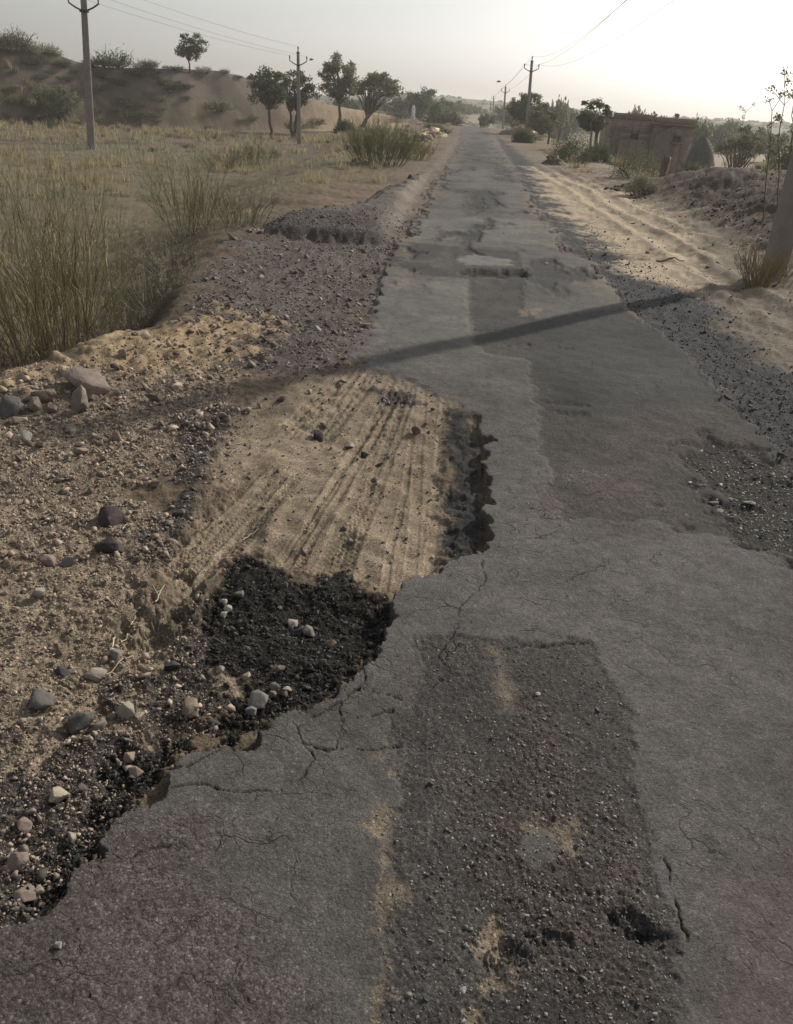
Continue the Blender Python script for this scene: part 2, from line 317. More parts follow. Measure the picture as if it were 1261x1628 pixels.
    # stains and mottling of the old asphalt (real colour differences)
    nD = fbm(x, y, .9, 5, 301, .62)
    m_ = 1+A*(.12*nA+.10*nB+.20*nD+.10*nC)+(1-A)*(.16*nA+.12*nB)*ss(80, 20, r)
    col *= m_[:, None]
    ced = psd(ASPH, x, y, 1.2)
    surface.crk = A*np.clip(ss(.55, .05, ced)*.9+ss(.05, .5, nD)*.8, 0, 1)*(1-wt['black'])*(1-wt['tar'])
    return z, np.clip(col, .01, .9), np.clip(agg, 0, 1), np.clip(rough, 0, 1), A, wt

# ------------------------------------------------------------------ materials
def mat(name, col, rough=.9, tint=None, bump=0, bscale=30, spec=.3, var=.25, vscale=4., trans=0, col2=None):
    m = bpy.data.materials.new(name); m.use_nodes = True; t = m.node_tree; n = t.nodes; b = n['Principled BSDF']
    b.inputs['Roughness'].default_value = rough; b.inputs['Specular IOR Level'].default_value = spec
    tc = n.new('ShaderNodeTexCoord')
    no = n.new('ShaderNodeTexNoise'); no.inputs['Scale'].default_value = vscale; no.inputs['Detail'].default_value = 6
    t.links.new(tc.outputs['Object'], no.inputs['Vector'])
    mr = n.new('ShaderNodeMapRange'); mr.inputs[1].default_value = .25; mr.inputs[2].default_value = .75; mr.inputs[3].default_value = 1-var; mr.inputs[4].default_value = 1+var
    t.links.new(no.outputs['Fac'], mr.inputs[0])
    c1 = n.new('ShaderNodeMix'); c1.data_type = 'RGBA'; c1.inputs[6].default_value = (*col, 1); c1.inputs[7].default_value = (*(col2 or col), 1)
    at_ = n.new('ShaderNodeAttribute'); at_.attribute_name = 'tint'
    t.links.new(at_.outputs['Fac'], c1.inputs[0])
    mu = n.new('ShaderNodeVectorMath'); mu.operation = 'SCALE'
    t.links.new(c1.outputs[2], mu.inputs[0]); t.links.new(mr.outputs[0], mu.inputs['Scale'])
    t.links.new(mu.outputs[0], b.inputs['Base Color'])
    if bump:
        nb = n.new('ShaderNodeTexNoise'); nb.inputs['Scale'].default_value = bscale; nb.inputs['Detail'].default_value = 8
        t.links.new(tc.outputs['Object'], nb.inputs['Vector'])
        bp = n.new('ShaderNodeBump'); bp.inputs['Strength'].default_value = bump; bp.inputs['Distance'].default_value = .3/bscale
        t.links.new(nb.outputs['Fac'], bp.inputs['Height']); t.links.new(bp.outputs[0], b.inputs['Normal'])
    if trans:
        tr = n.new('ShaderNodeBsdfTranslucent'); mx = n.new('ShaderNodeMixShader'); mx.inputs[0].default_value = trans
        t.links.new(mu.outputs[0], tr.inputs[0]); t.links.new(b.outputs[0], mx.inputs[1]); t.links.new(tr.outputs[0], mx.inputs[2])
        t.links.new(mx.outputs[0], n['Material Output'].inputs[0])
    return m

def ground_mat():
    m = bpy.data.materials.new('ground_surface'); m.use_nodes = True; t = m.node_tree; n = t.nodes; b = n['Principled BSDF']; L = t.links.new
    ge = n.new('ShaderNodeNewGeometry')
    ac = n.new('ShaderNodeAttribute'); ac.attribute_name = 'surf'
    ag = n.new('ShaderNodeAttribute'); ag.attribute_name = 'agg'
    ar = n.new('ShaderNodeAttribute'); ar.attribute_name = 'rgh'
    def noise(s, d=5, r=.6):
        x = n.new('ShaderNodeTexNoise'); x.inputs['Scale'].default_value = s; x.inputs['Detail'].default_value = d; x.inputs['Roughness'].default_value = r
        L(ge.outputs['Position'], x.inputs['Vector']); return x.outputs['Fac']
    def rng_(x, a, b_, c, d):
        r = n.new('ShaderNodeMapRange'); L(x, r.inputs[0])
        for i, v in enumerate((a, b_, c, d)): r.inputs[i+1].default_value = v
        return r.outputs[0]
    def ma(op, a, b_):
        r = n.new('ShaderNodeMath'); r.operation = op
        for i, v in enumerate((a, b_)):
            if isinstance(v, (int, float)): r.inputs[i].default_value = v
            else: L(v, r.inputs[i])
        return r.outputs[0]
    n1 = ma('MULTIPLY', rng_(noise(2.2, 7), .3, .7, .84, 1.16), rng_(noise(17, 6, .7), .3, .7, .86, 1.14))
    n2 = rng_(noise(170, 5, .75), .3, .7, .68, 1.32)
    vo = n.new('ShaderNodeTexVoronoi'); vo.inputs['Scale'].default_value = 190; L(ge.outputs['Position'], vo.inputs['Vector'])
    sx = n.new('ShaderNodeSeparateColor'); L(vo.outputs['Color'], sx.inputs[0])
    cell = rng_(sx.outputs[0], 0, 1, -.38, .38)
    hi = rng_(sx.outputs[1], .93, 1., 0, 1.3)
    gap = rng_(vo.outputs['Distance'], .25, .7, 0, -.35)
    sp = ma('ADD', ma('ADD', cell, hi), gap)
    sp = ma('ADD', ma('MULTIPLY', sp, ag.outputs['Fac']), 1.)
    vo2 = n.new('ShaderNodeTexVoronoi'); vo2.inputs['Scale'].default_value = 38; L(ge.outputs['Position'], vo2.inputs['Vector'])
    s2 = n.new('ShaderNodeSeparateColor'); L(vo2.outputs['Color'], s2.inputs[0])
    c2 = ma('ADD', ma('MULTIPLY', rng_(s2.outputs[0], 0, 1, -.22, .22), ar.outputs['Fac']), 1.)
    vo3 = n.new('ShaderNodeTexVoronoi'); vo3.inputs['Scale'].default_value = 62; L(ge.outputs['Position'], vo3.inputs['Vector'])
    s3 = n.new('ShaderNodeSeparateColor'); L(vo3.outputs['Color'], s3.inputs[0])
    chip = ma('MULTIPLY', rng_(s3.outputs[0], .93, .97, 0, .9), rng_(vo3.outputs['Distance'], .10, .22, 1, 0)); dk = ma('MULTIPLY', rng_(s3.outputs[1], .90, .96, 0, -.5), rng_(vo3.outputs['Distance'], .15, .3, 1, 0))
    c2 = ma('ADD', c2, ma('ADD', chip, dk))
    wn = n.new('ShaderNodeTexNoise'); wn.inputs['Scale'].default_value = 9; wn.inputs['Detail'].default_value = 5; L(ge.outputs['Position'], wn.inputs['Vector'])
    wm = n.new('ShaderNodeVectorMath'); wm.operation = 'MULTIPLY_ADD'; wm.inputs[1].default_value = (.16, .16, 0); L(wn.outputs['Color'], wm.inputs[0]); L(ge.outputs['Position'], wm.inputs[2])
    def crk(sc, w0, w1):
        vc = n.new('ShaderNodeTexVoronoi'); vc.feature = 'DISTANCE_TO_EDGE'; vc.voronoi_dimensions = '2D'; vc.inputs['Scale'].default_value = sc; L(wm.outputs[0], vc.inputs['Vector'])
        return rng_(vc.outputs['Distance'], w0, w1, 1, 0)
    brk = rng_(noise(6, 3), .42, .62, 0, 1)
    cm = ma('MULTIPLY', ma('MULTIPLY', ma('MAXIMUM', crk(5.2, .006, .020), ma('MULTIPLY', crk(13, .010, .04), .6)), brk), ac.outputs['Alpha'])
    f = ma('MULTIPLY', ma('MULTIPLY', n1, n2), ma('MULTIPLY', sp, c2))
    f = ma('MULTIPLY', f, ma('SUBTRACT', 1., ma('MULTIPLY', cm, .7)))
    mu = n.new('ShaderNodeVectorMath'); mu.operation = 'SCALE'; L(ac.outputs['Color'], mu.inputs[0]); L(f, mu.inputs['Scale'])
    L(mu.outputs[0], b.inputs['Base Color'])
    b.inputs['Roughness'].default_value = .9; b.inputs['Specular IOR Level'].default_value = .12
    hgt = ma('ADD', ma('MULTIPLY', noise(110, 8, .8), 1.), ma('MULTIPLY', vo.outputs['Distance'], -.3))
    hgt = ma('ADD', hgt, ma('MULTIPLY', cm, -.8)); hgt = ma('ADD', hgt, ma('MULTIPLY', noise(28, 4, .6), 1.2))
    bp = n.new('ShaderNodeBump'); bp.inputs['Distance'].default_value = .007
    L(hgt, bp.inputs['Height']); L(rng_(ar.outputs['Fac'], 0, 1, .5, 1.), bp.inputs['Strength'])
    L(bp.outputs[0], b.inputs['Normal'])
    return m

# ------------------------------------------------------------------ build helpers
def mesh_obj(name, V, Fc, m, parent=None, tint=None, smooth=False):
    """V (n,3); Fc = list of int arrays of shape (k,3|4)"""
    me = bpy.data.meshes.new(name)
    V = np.asarray(V, dtype=np.float32)
    me.vertices.add(len(V)); me.vertices.foreach_set('co', V.ravel())
    if isinstance(Fc, np.ndarray): Fc = [Fc]
    Fc = [f for f in Fc if len(f)]
    nl = sum(f.size for f in Fc); nf = sum(len(f) for f in Fc)
    me.loops.add(nl); me.polygons.add(nf)
    li = np.concatenate([f.ravel() for f in Fc]).astype(np.int32)
    tot = np.concatenate([np.full(len(f), f.shape[1]) for f in Fc]).astype(np.int32)
    st = np.concatenate([[0], np.cumsum(tot)[:-1]]).astype(np.int32)
    me.loops.foreach_set('vertex_index', li); me.polygons.foreach_set('loop_start', st); me.polygons.foreach_set('loop_total', tot)
    if smooth: me.polygons.foreach_set('use_smooth', np.ones(nf, dtype=bool))
    me.update(calc_edges=True)
    if tint is not None:
        a = me.attributes.new('tint', 'FLOAT', 'POINT'); a.data.foreach_set('value', np.asarray(tint, dtype=np.float32))
    if m: me.materials.append(m)
    o = bpy.data.objects.new(name, me); sc.collection.objects.link(o)
    if parent: o.parent = parent
    return o
def tag(o, label=None, cat=None, group=None, kind=None):
    if label: o['label'] = label
    if cat: o['category'] = cat
    if group: o['group'] = group
    if kind: o['kind'] = kind
    return o
def empty(name, loc, rz=0, rx=0, ry=0):
    o = bpy.data.objects.new(name, None); sc.collection.objects.link(o); o.location = [float(v) for v in loc]; o.rotation_euler = (rx, ry, rz); o.empty_display_size = .2
    return o
def copy_tree(o, parent=None):
    c = o.copy(); sc.collection.objects.link(c)
    if parent: c.parent = parent
    for ch in o.children: copy_tree(ch, c)
    return c
class MB:
    def __init__(s): s.V = []; s.F = {3: [], 4: []}; s.T = []; s.n = 0
    def add(s, V, Fs, tint=None):
        V = np.asarray(V, float).reshape(-1, 3)
        for f in (Fs if isinstance(Fs, list) else [Fs]):
            f = np.asarray(f, int)
            if len(f): s.F[f.shape[1]].append(f+s.n)
        s.V.append(V); s.T.append(np.full(len(V), .5) if tint is None else np.broadcast_to(tint, (len(V),)).astype(float)); s.n += len(V)
    def box(s, c, d, rz=0, rx=0, ry=0, taper=1., tint=None):
        q = np.array([[x, y, z] for z in (-.5, .5) for x, y in ((-.5,-.5),(.5,-.5),(.5,.5),(-.5,.5))])*np.array(d)
        q[4:, :2] *= taper
        M = np.array(Matrix.Rotation(rz, 3, 'Z') @ Matrix.Rotation(ry, 3, 'Y') @ Matrix.Rotation(rx, 3, 'X'))
        q = q@M.T+np.array(c)
        s.add(q, np.array([[3,2,1,0],[4,5,6,7],[0,1,5,4],[1,2,6,5],[2,3,7,6],[3,0,4,7]]), tint)
    def tubes(s, P, R, sides=4, cap=True, tint=None):
        P = np.asarray(P, float); R = np.broadcast_to(np.asarray(R, float), P.shape[:2])
        N, K, _ = P.shape
        T = np.gradient(P, axis=1); T /= np.linalg.norm(T, axis=2, keepdims=True)+1e-9
        ref = np.where(np.abs(T[:, :1, 2:3]) > .9, np.array([[[1., 0, 0]]]), np.array([[[0, 0, 1.]]]))
        A = np.cross(T, np.broadcast_to(ref, T.shape)); A /= np.linalg.norm(A, axis=2, keepdims=True)+1e-9; B = np.cross(T, A)
        ang = np.arange(sides)*2*np.pi/sides
        V = P[:, :, None]+R[:, :, None, None]*(np.cos(ang)[None, None, :, None]*A[:, :, None]+np.sin(ang)[None, None, :, None]*B[:, :, None])
        i = np.arange(N)[:, None, None]*K*sides; k = np.arange(K-1)[None, :, None]*sides; j = np.arange(sides)[None, None, :]; j2 = (j+1) % sides
        q = np.stack([i+k+j, i+k+j2, i+k+sides+j2, i+k+sides+j], -1).reshape(-1, 4)
        Fs = [q]
        if cap and sides == 4: Fs.append(((np.arange(N)*K*4+(K-1)*4)[:, None]+np.arange(4)[None]))
        tt = None if tint is None else np.repeat(np.broadcast_to(tint, (N,)), K*sides)
        s.add(V.reshape(-1, 3), Fs, tt)
    def leaves(s, Cn, size, aspect=.5, up=0., tint=None):
        N = len(Cn); d = rng.normal(size=(N, 3)); d[:, 2] += up; d /= np.linalg.norm(d, axis=1, keepdims=True)
        e = np.cross(d, rng.normal(size=(N, 3))); e /= np.linalg.norm(e, axis=1, keepdims=True)+1e-9
        sz = np.broadcast_to(size, (N,))[:, None]
        V = np.stack([Cn-d*sz*.5, Cn+e*sz*aspect*.5, Cn+d*sz*.5, Cn-e*sz*aspect*.5], 1)
        s.add(V.reshape(-1, 3), np.arange(4*N).reshape(N, 4), None if tint is None else np.repeat(tint, 4))
    def blades(s, P0, h, lean, wdt, K=3, tint=None, droop=.3):
        """P0 (N,3) base, h (N,), lean (N,2) horizontal offset of tip, wdt (N,)"""
        N = len(P0); t = np.linspace(0, 1, K+1)
        C_ = P0[:, None]+np.stack([lean[:, 0:1]*t**1.7, lean[:, 1:2]*t**1.7, h[:, None]*(t-droop*.3*t**3)], -1)
        a = rng.uniform(0, np.pi, N); sd = np.stack([np.cos(a), np.sin(a), 0*a], -1)[:, None]*(wdt[:, None, None]*.5)*(1-t**2*.9)[None, :, None]
        V = np.stack([C_-sd, C_+sd], 2).reshape(-1, 3)
        i = np.arange(N)[:, None]*(K+1)*2; k = np.arange(K)[None]*2
        q = np.stack([i+k, i+k+1, i+k+3, i+k+2], -1).reshape(-1, 4)
        s.add(V, q, None if tint is None else np.repeat(tint, (K+1)*2))
    def build(s, name, m, parent=None, smooth=False):
        return mesh_obj(name, np.concatenate(s.V), [np.concatenate(f) for f in s.F.values() if f], m, parent, np.concatenate(s.T), smooth)
def gz(x, y):
    z = surface(np.atleast_1d(np.asarray(x, float)), np.atleast_1d(np.asarray(y, float)))[0]
    return z if np.ndim(x) else float(z[0])

# ------------------------------------------------------------------ the ground and road sheets (graded polar grid)
rad = [.25, .4, .55, .68]
while rad[-1] < 1100:
    d = rad[-1]; rad.append(d+min(1.25*.00118*(d*d+HC*HC)/HC, .008*d if d < 120 else .02*d))
rad = np.array(rad)
fine_a = np.arange(R_(-41), R_(41), .00155)
coarse = np.concatenate([np.arange(R_(41), R_(76), .004), np.linspace(R_(76), R_(284), 50), np.arange(R_(284), R_(319), .004)+.003])
ang = np.concatenate([fine_a, coarse]); na = len(ang); nr = len(rad)
RR, AA = np.meshgrid(rad, ang, indexing='ij')
gx = (RR*np.sin(AA)).ravel(); gy = (RR*np.cos(AA)).ravel()
print('grid', nr, na, nr*na)
gzz, gcol, gagg, grgh, gA, gW = surface(gx, gy); gcr = surface.crk
GV = np.stack([gx, gy, gzz], 1)
i = np.arange(nr-1)[:, None]*na; j = np.arange(na)[None]; j2 = (j+1) % na
quads = np.stack([i+j, i+na+j, i+na+j2, i+j2], -1).reshape(-1, 4)[:, ::-1]
gm = ground_mat()
isroad = gA[quads].mean(1) > .5
def sheet(name, sel, extra=None):
    q = quads[sel]; used = np.zeros(len(GV), bool); used[q.ravel()] = True
    idx = np.cumsum(used)-1
    V = GV[used]; fs = [idx[q]]
    o = mesh_obj(name, V, fs, gm, smooth=True)
    me = o.data
    a = me.attributes.new('surf', 'FLOAT_COLOR', 'POINT'); c4 = np.ones((len(V), 4), np.float32); c4[:, :3] = gcol[used]; c4[:, 3] = gcr[used]; a.data.foreach_set('color', c4.ravel())
    for nm, arr in (('agg', gagg), ('rgh', grgh)):
        a = me.attributes.new(nm, 'FLOAT', 'POINT'); a.data.foreach_set('value', arr[used].astype(np.float32))
    tag(o, kind='structure'); return o
sheet('ground', ~isroad); sheet('road', isroad)

# ------------------------------------------------------------------ stones
def ico(sub):
    bm = bmesh.new(); bmesh.ops.create_icosphere(bm, subdivisions=sub, radius=1)
    V = np.array([v.co[:] for v in bm.verts]); Fc = np.array([[v.index for v in f.verts] for f in bm.faces]); bm.free(); return V, Fc
def rock_shape(sub, r, planes=11):
    """angular broken stone: convex hull of random points, refined and roughened when large"""
    n = 9 if sub < 3 else 15
    P = r.normal(size=(n, 3)); P /= np.linalg.norm(P, axis=1, keepdims=True); P *= r.uniform(.82, 1.1, (n, 1))
    bm = bmesh.new()
    for p in P: bm.verts.new(p)
    bmesh.ops.convex_hull(bm, input=bm.verts[:])
    bmesh.ops.delete(bm, geom=[v for v in bm.verts if not v.link_faces], context='VERTS')
    if sub >= 3:
        bmesh.ops.bevel(bm, geom=bm.edges[:], offset=.05, segments=1, affect='EDGES')
        bmesh.ops.triangulate(bm, faces=bm.faces[:]); bmesh.ops.subdivide_edges(bm, edges=bm.edges[:], cuts=3, use_grid_fill=True)
    bmesh.ops.triangulate(bm, faces=bm.faces[:])
    bm.verts.ensure_lookup_table(); bm.verts.index_update()
    V = np.array([v.co[:] for v in bm.verts]); Fc = np.array([[v.index for v in f.verts] for f in bm.faces]); bm.free()
    if sub >= 3:
        V = V*(1+.05*perlin(V[:, 0]*3+V[:, 2]*2, V[:, 1]*3-V[:, 2]*2, int(r.integers(999)))+.025*perlin(V[:, 0]*9+V[:, 2]*7, V[:, 1]*9, 5))[:, None]
    return V, Fc
def scatter(name, X, Y, S, m, flat=.6, sub=1, sink=.25, tint=None, nvar=6, smooth=False, zoff=0):
    N = len(X); zs = gz(X, Y); mb = MB()
    for v in range(nvar):
        V, Fc = rock_shape(sub, rng, 9)
        k = np.arange(v, N, nvar)
        if len(k) == 0: continue
        a = rng.uniform(0, 2*np.pi, len(k)); sx = S[k]*rng.uniform(.75, 1.3, len(k)); sy = S[k]*rng.uniform(.6, 1.1, len(k)); sz = S[k]*flat*rng.uniform(.6, 1.3, len(k))
        tl = rng.normal(0, .35, (len(k), 2))
        q = V[None]*np.stack([sx, sy, sz], -1)[:, None]*.5
        q[..., 2] += q[..., 0]*tl[:, 0:1]+q[..., 1]*tl[:, 1:2]
        x = q[..., 0]*np.cos(a)[:, None]-q[..., 1]*np.sin(a)[:, None]; y = q[..., 0]*np.sin(a)[:, None]+q[..., 1]*np.cos(a)[:, None]
        P = np.stack([x+X[k][:, None], y+Y[k][:, None], q[..., 2]+(zs[k]+sz*(.5-sink)+zoff)[:, None]], -1)
        nv = len(V)
        mb.add(P.reshape(-1, 3), (Fc[None]+np.arange(len(k))[:, None, None]*nv).reshape(-1, 3), np.repeat(rng.uniform(0, 1, len(k)) if tint is None else tint[k], nv))
    return mb.build(name, m, smooth=smooth)
def sample(n, r0, r1, a0, a1, p=1.):     # more per m2 near the camera
    u = rng.uniform(0, 1, n); r = r0*(r1/r0)**u if p == 0 else (r0**p+(r1**p-r0**p)*u)**(1/p)
    a = rng.uniform(R_(a0), R_(a1), n); return r*np.sin(a), r*np.cos(a)
def keep_by(x, y, fn):
    z, c, ag, ro, A, wt = surface(x, y, detail=False); p = fn(wt, A, x, y); k = rng.uniform(0, 1, len(x)) < p
    return x[k], y[k]
M_black = mat('black_bitumen_stone', (.018,.017,.017), .85, col2=(.085,.078,.070), var=.3, vscale=40, spec=.2)
M_pebb = mat('brown_pebble', (.13,.105,.085), .9, col2=(.40,.325,.255), var=.2, vscale=30)
M_grav = mat('grey_brown_gravel', (.09,.07,.062), .9, col2=(.24,.20,.175), var=.25, vscale=30)
M_blue = mat('blue_grey_gravel', (.028,.029,.033), .85, col2=(.095,.097,.105), var=.25, vscale=30)
M_chip = mat('grey_chippings', (.05,.048,.045), .75, col2=(.22,.21,.195), var=.25, vscale=30)
# black bitumen gravel in the broken edge
x, y = sample(60000, 1.2, 3.4, -42, 8); x, y = keep_by(x, y, lambda w_, A, x, y: (w_['black']+w_['black2'])*(1-.9*np.maximum(w_['blsand'], w_['blsand2'])))
S = np.exp(rng.normal(math.log(.0068), .6, len(x))); o = scatter('black_gravel', x, y, S, M_black, .6, 1, .35); tag(o, 'loose black bitumen coated gravel filling the broken road edge', 'gravel', kind='stuff'); print('black', len(x))
x, y = sample(110000, 1.1, 7.5, -42, 3, .6); x, y = keep_by(x, y, lambda w_, A, x, y: np.maximum.reduce([w_['pebble']*.9, w_['midsand']*.45, w_['lowgravel']*.9, w_['dstrip']*.2])*(1-A)*(1-.9*w_['sand'])*(1-w_['black'])*(1-.6*w_['orange']))
S = np.exp(rng.normal(math.log(.0072), .62, len(x)))*np.clip(np.hypot(x, y)/3, .75, 1.5); o = scatter('brown_pebbles', x, y, S, M_pebb, .7, 1, .3); tag(o, 'loose brown pebbles and clods covering the left verge', 'pebbles', kind='stuff'); print('pebb', len(x))
x, y = sample(80000, 1.1, 14, -42, 2, .5); x, y = keep_by(x, y, lambda w_, A, x, y: np.maximum.reduce([w_['lverge']*.9, w_['dstrip'], w_['lowgravel']*.6, w_['pebble']*.2, w_['mound'], w_['pitdark1'], w_['sand']*.22])*(1-A))
S = np.exp(rng.normal(math.log(.0065), .65, len(x)))*np.clip(np.hypot(x, y)/3, .7, 2.2); o = scatter('verge_gravel', x, y, S, M_grav, .6, 1, .3); tag(o, 'loose purple brown gravel along the left edge of the road', 'gravel', kind='stuff'); print('grav', len(x))
x, y = sample(50000, 3.2, 20, 8, 40, .5); x, y = keep_by(x, y, lambda w_, A, x, y: w_['shoulder']*(1-A))
S = np.exp(rng.normal(math.log(.0065), .5, len(x)))*np.clip(np.hypot(x, y)/3, .8, 2.); o = scatter('shoulder_gravel', x, y, S, M_blue, .6, 1, .3); tag(o, 'loose blue grey gravel along the right edge of the road', 'gravel', kind='stuff'); print('blue', len(x))
x, y = sample(60000, 1.0, 6, -12, 36, .6); x, y = keep_by(x, y, lambda w_, A, x, y: np.maximum.reduce([w_['pit']*1., w_['frontrough']*.30+w_['frontred']*.35, w_['midreddish']*.3, w_['midrough']*.06, w_['tar']*.3]))
S = np.exp(rng.normal(math.log(.006), .45, len(x)))*np.where(psd(Z[[q[0] for q in Z].index('pit')][1], x, y, .3) > 0, 1.9, 1.); o = scatter('grey_chippings', x, y, S, M_chip, .38, 1, .5); tag(o, 'worn grey stone chippings on the stripped asphalt', 'gravel', kind='stuff'); print('chip', len(x))

x, y = sample(60000, 8, 30, 8, 36, .8); x, y = keep_by(x, y, lambda w_, A, x, y: ss(3.6, 4.6, x)*ss(27, 22, y)*ss(9.5, 11, y)*ss(9, 7.5, x)*np.clip(.15+fbm(x, y, 1.2, 3, 71), 0, 1)+.03*ss(2.2, 3, x))
S = np.exp(rng.normal(math.log(.022), .6, len(x))); o = scatter('soil_clods', x, y, S, mat('brown_soil_clod', (.05,.04,.034), .95, col2=(.17,.135,.105), var=.2, vscale=20), .6, 1, .35); tag(o, 'loose soil clods strewn over the bank at the right', 'clods', kind='stuff'); print('clods', len(x))
MR = {}
def rockmat(c):
    if c not in MR:
        cc = dict(maroon=(.048,.034,.035), dark=(.045,.042,.045), grey=(.15,.135,.12), pale=(.25,.215,.18), tan=(.22,.175,.135), pink=(.19,.150,.128), slate=(.090,.086,.080), white=(.34,.32,.29), yellow=(.29,.255,.195), brown=(.15,.11,.09))[c]
        MR[c] = mat(c+'_rock', cc, .85, bump=.7, bscale=60, var=.3, vscale=25, spec=.3)
    return MR[c]
ROCKS = [ # px, py, width px, colour, flatness, category, label
 (178,830,44,'maroon',.75,'large dark maroon rock on the left pebbles, upper of the two big ones'),
 (174,874,46,'maroon',.75,'dark purple blocky rock just below the maroon one on the left pebbles'),
 (506,699,19,'dark',.8,'black stone standing on the tyre tracked sand'),
 (578,725,17,'dark',.6,'small dark stone lying in the middle of the sandy patch'),
 (661,689,21,'brown',.9,'brown upright stone near the far end of the sandy patch'),
 (555,865,14,'grey',.8,'small grey stone on the sand just above the black gravel'),
 (557,710,17,'pale',.35,'flat pale chip lying on the tyre tracked sand'),
 (112,897,24,'grey',.7,'grey stone below the two big maroon rocks'),
 (78,897,22,'pink',.8,'pinkish stone left of the grey one below the maroon rocks'),
 (62,947,17,'pale',.7,'small pale stone in a sandy dent at the left'),
 (275,1065,28,'dark',.7,'dark stone on the sandy strip left of the black gravel'),
 (155,1073,36,'pale',.45,'flat pale beige stone in the left foreground gravel'),
 (185,1042,30,'grey',.5,'flat purplish grey stone with a straw lying over it'),
 (70,1120,38,'slate',.5,'dark greenish slate stone at the far left foreground'),
 (100,1070,26,'dark',.5,'dark half buried stone left of the flat beige one'),
 (130,1153,38,'slate',.75,'large dark grey stone tilted in the left foreground'),
 (178,1143,17,'grey',.9,'small grey stone between the tilted dark stone and the pale one'),
 (202,1136,30,'pale',.85,'pale angular stone leaning among the left gravel'),
 (222,1137,16,'yellow',.5,'small cream chip touching the pale angular stone'),
 (302,1136,27,'tan',.95,'rounded tan stone at the rim of the black gravel'),
 (216,1228,28,'tan',.6,'tan blocky stone beside the broken asphalt edge'),
 (208,1210,18,'tan',.8,'small tan stone above the blocky one by the asphalt edge'),
 (93,1270,28,'yellow',.6,'pale yellow triangular stone in the dark gravel'),
 (49,1296,18,'pink',.7,'small pink stone near the left frame edge'),
 (42,1314,24,'pink',.5,'flat pink stone below the small pink one'),
 (110,1337,20,'pale',.7,'pale crumbly stone above the asphalt edge'),
 (28,1376,36,'pink',.85,'large pink brown stone at the bottom left gravel'),
 (42,1424,36,'pink',.4,'flat reddish slab half sunk at the bottom left'),
 (93,1505,14,'pale',.7,'small pale stone lying on the dusty asphalt corner'),
 (356,960,14,'white',.8,'white chip on the left side of the black gravel, top of its cluster'),
 (363,970,14,'white',.7,'white chip in the middle of the cluster on the black gravel'),
 (357,981,13,'white',.8,'white chip at the bottom of the cluster on the black gravel'),
 (381,951,16,'grey',.7,'grey stone beside the white chips on the black gravel'),
 (466,994,18,'pale',.6,'light stone half buried in the middle of the black gravel'),
 (475,1008,19,'dark',.7,'dark stone in the middle of the black gravel'),
 (493,1008,22,'grey',.6,'grey stone with a light top on the black gravel'),
 (393,1080,18,'pale',.6,'pale stone in the small sandy patch within the black gravel'),
 (350,1067,15,'pale',.5,'flat pale chip at the left of the small sandy patch'),
 (410,1120,34,'grey',.7,'biggest grey stone at the lower rim of the black gravel'),
 (438,1095,19,'grey',.8,'grey stone in the trio at the lower rim, left one'),
 (456,1100,18,'pale',.7,'light grey stone in the trio at the lower rim, right one'),
 (433,1107,17,'brown',.7,'brown stone in the trio at the lower rim, lowest one'),
 (447,1068,14,'tan',.8,'small tan stone in the black gravel above the trio'),
 (525,1025,22,'brown',.8,'brown rounded stone at the right side of the black gravel'),
 (400,1134,20,'grey',.6,'grey stone next to the asphalt rim under the biggest grey one'),
 (284,818,24,'slate',.5,'flat slate grey stone on the dark gravel strip'),
 (269,832,16,'grey',.4,'thin grey chip left of the flat slate stone'),
 (247,773,19,'brown',.7,'small brown stone casting a shadow above the big maroon rocks'),
 (213,757,14,'tan',.7,'small tan stone among the pebbles above the maroon rocks'),
 (140,622,105,'pink',.34,'long pink boulder on the berm below the foreground bush'),
 (130,652,34,'pink',.9,'pink shard standing in front of the long pink boulder'),
 (70,636,52,'brown',.6,'broad brown rock left of the long pink boulder'),
 (14,656,54,'slate',.6,'blue grey rock at the left frame edge by the berm'),
 (55,650,26,'pink',.8,'pink rock between the blue grey and the brown rock'),
 (85,655,22,'pink',.7,'small pink rock in front of the broad brown rock'),
 (28,672,24,'pale',.7,'pale rock in front of the blue grey rock'),
 (128,722,26,'tan',.6,'tan clod among the brown pebbles at mid left'),
 (40,700,20,'white',.7,'small whitish stone on the brown pebbles at far left'),
 (315,723,14,'white',.6,'tiny white stone on the dark gravel strip'),
 (1160,795,24,'grey',.35,'flat grey flake in the broken pit at the right road edge, largest one'),
 (1143,812,20,'grey',.35,'flat grey flake at the lower left of the broken pit'),
 (1190,802,18,'pale',.35,'pale flake in the middle of the broken pit'),
 (1135,800,16,'grey',.4,'small grey flake at the left end of the broken pit'),
 (855,1105,10,'white',.6,'tiny white chip on the stripped asphalt near the sand streak'),
 (1066,270,10,'dark',.8,'dark stone at the foot of the red marker post'),
 (868,420,8,'white',.5,'white fleck on the grey asphalt past the pothole'),
 (652,284,13,'dark',.7,'dark stone by the green broom bush beside the road'),
 (485,363,8,'pale',.9,'pale upright stone on the dark mound at left'),
]
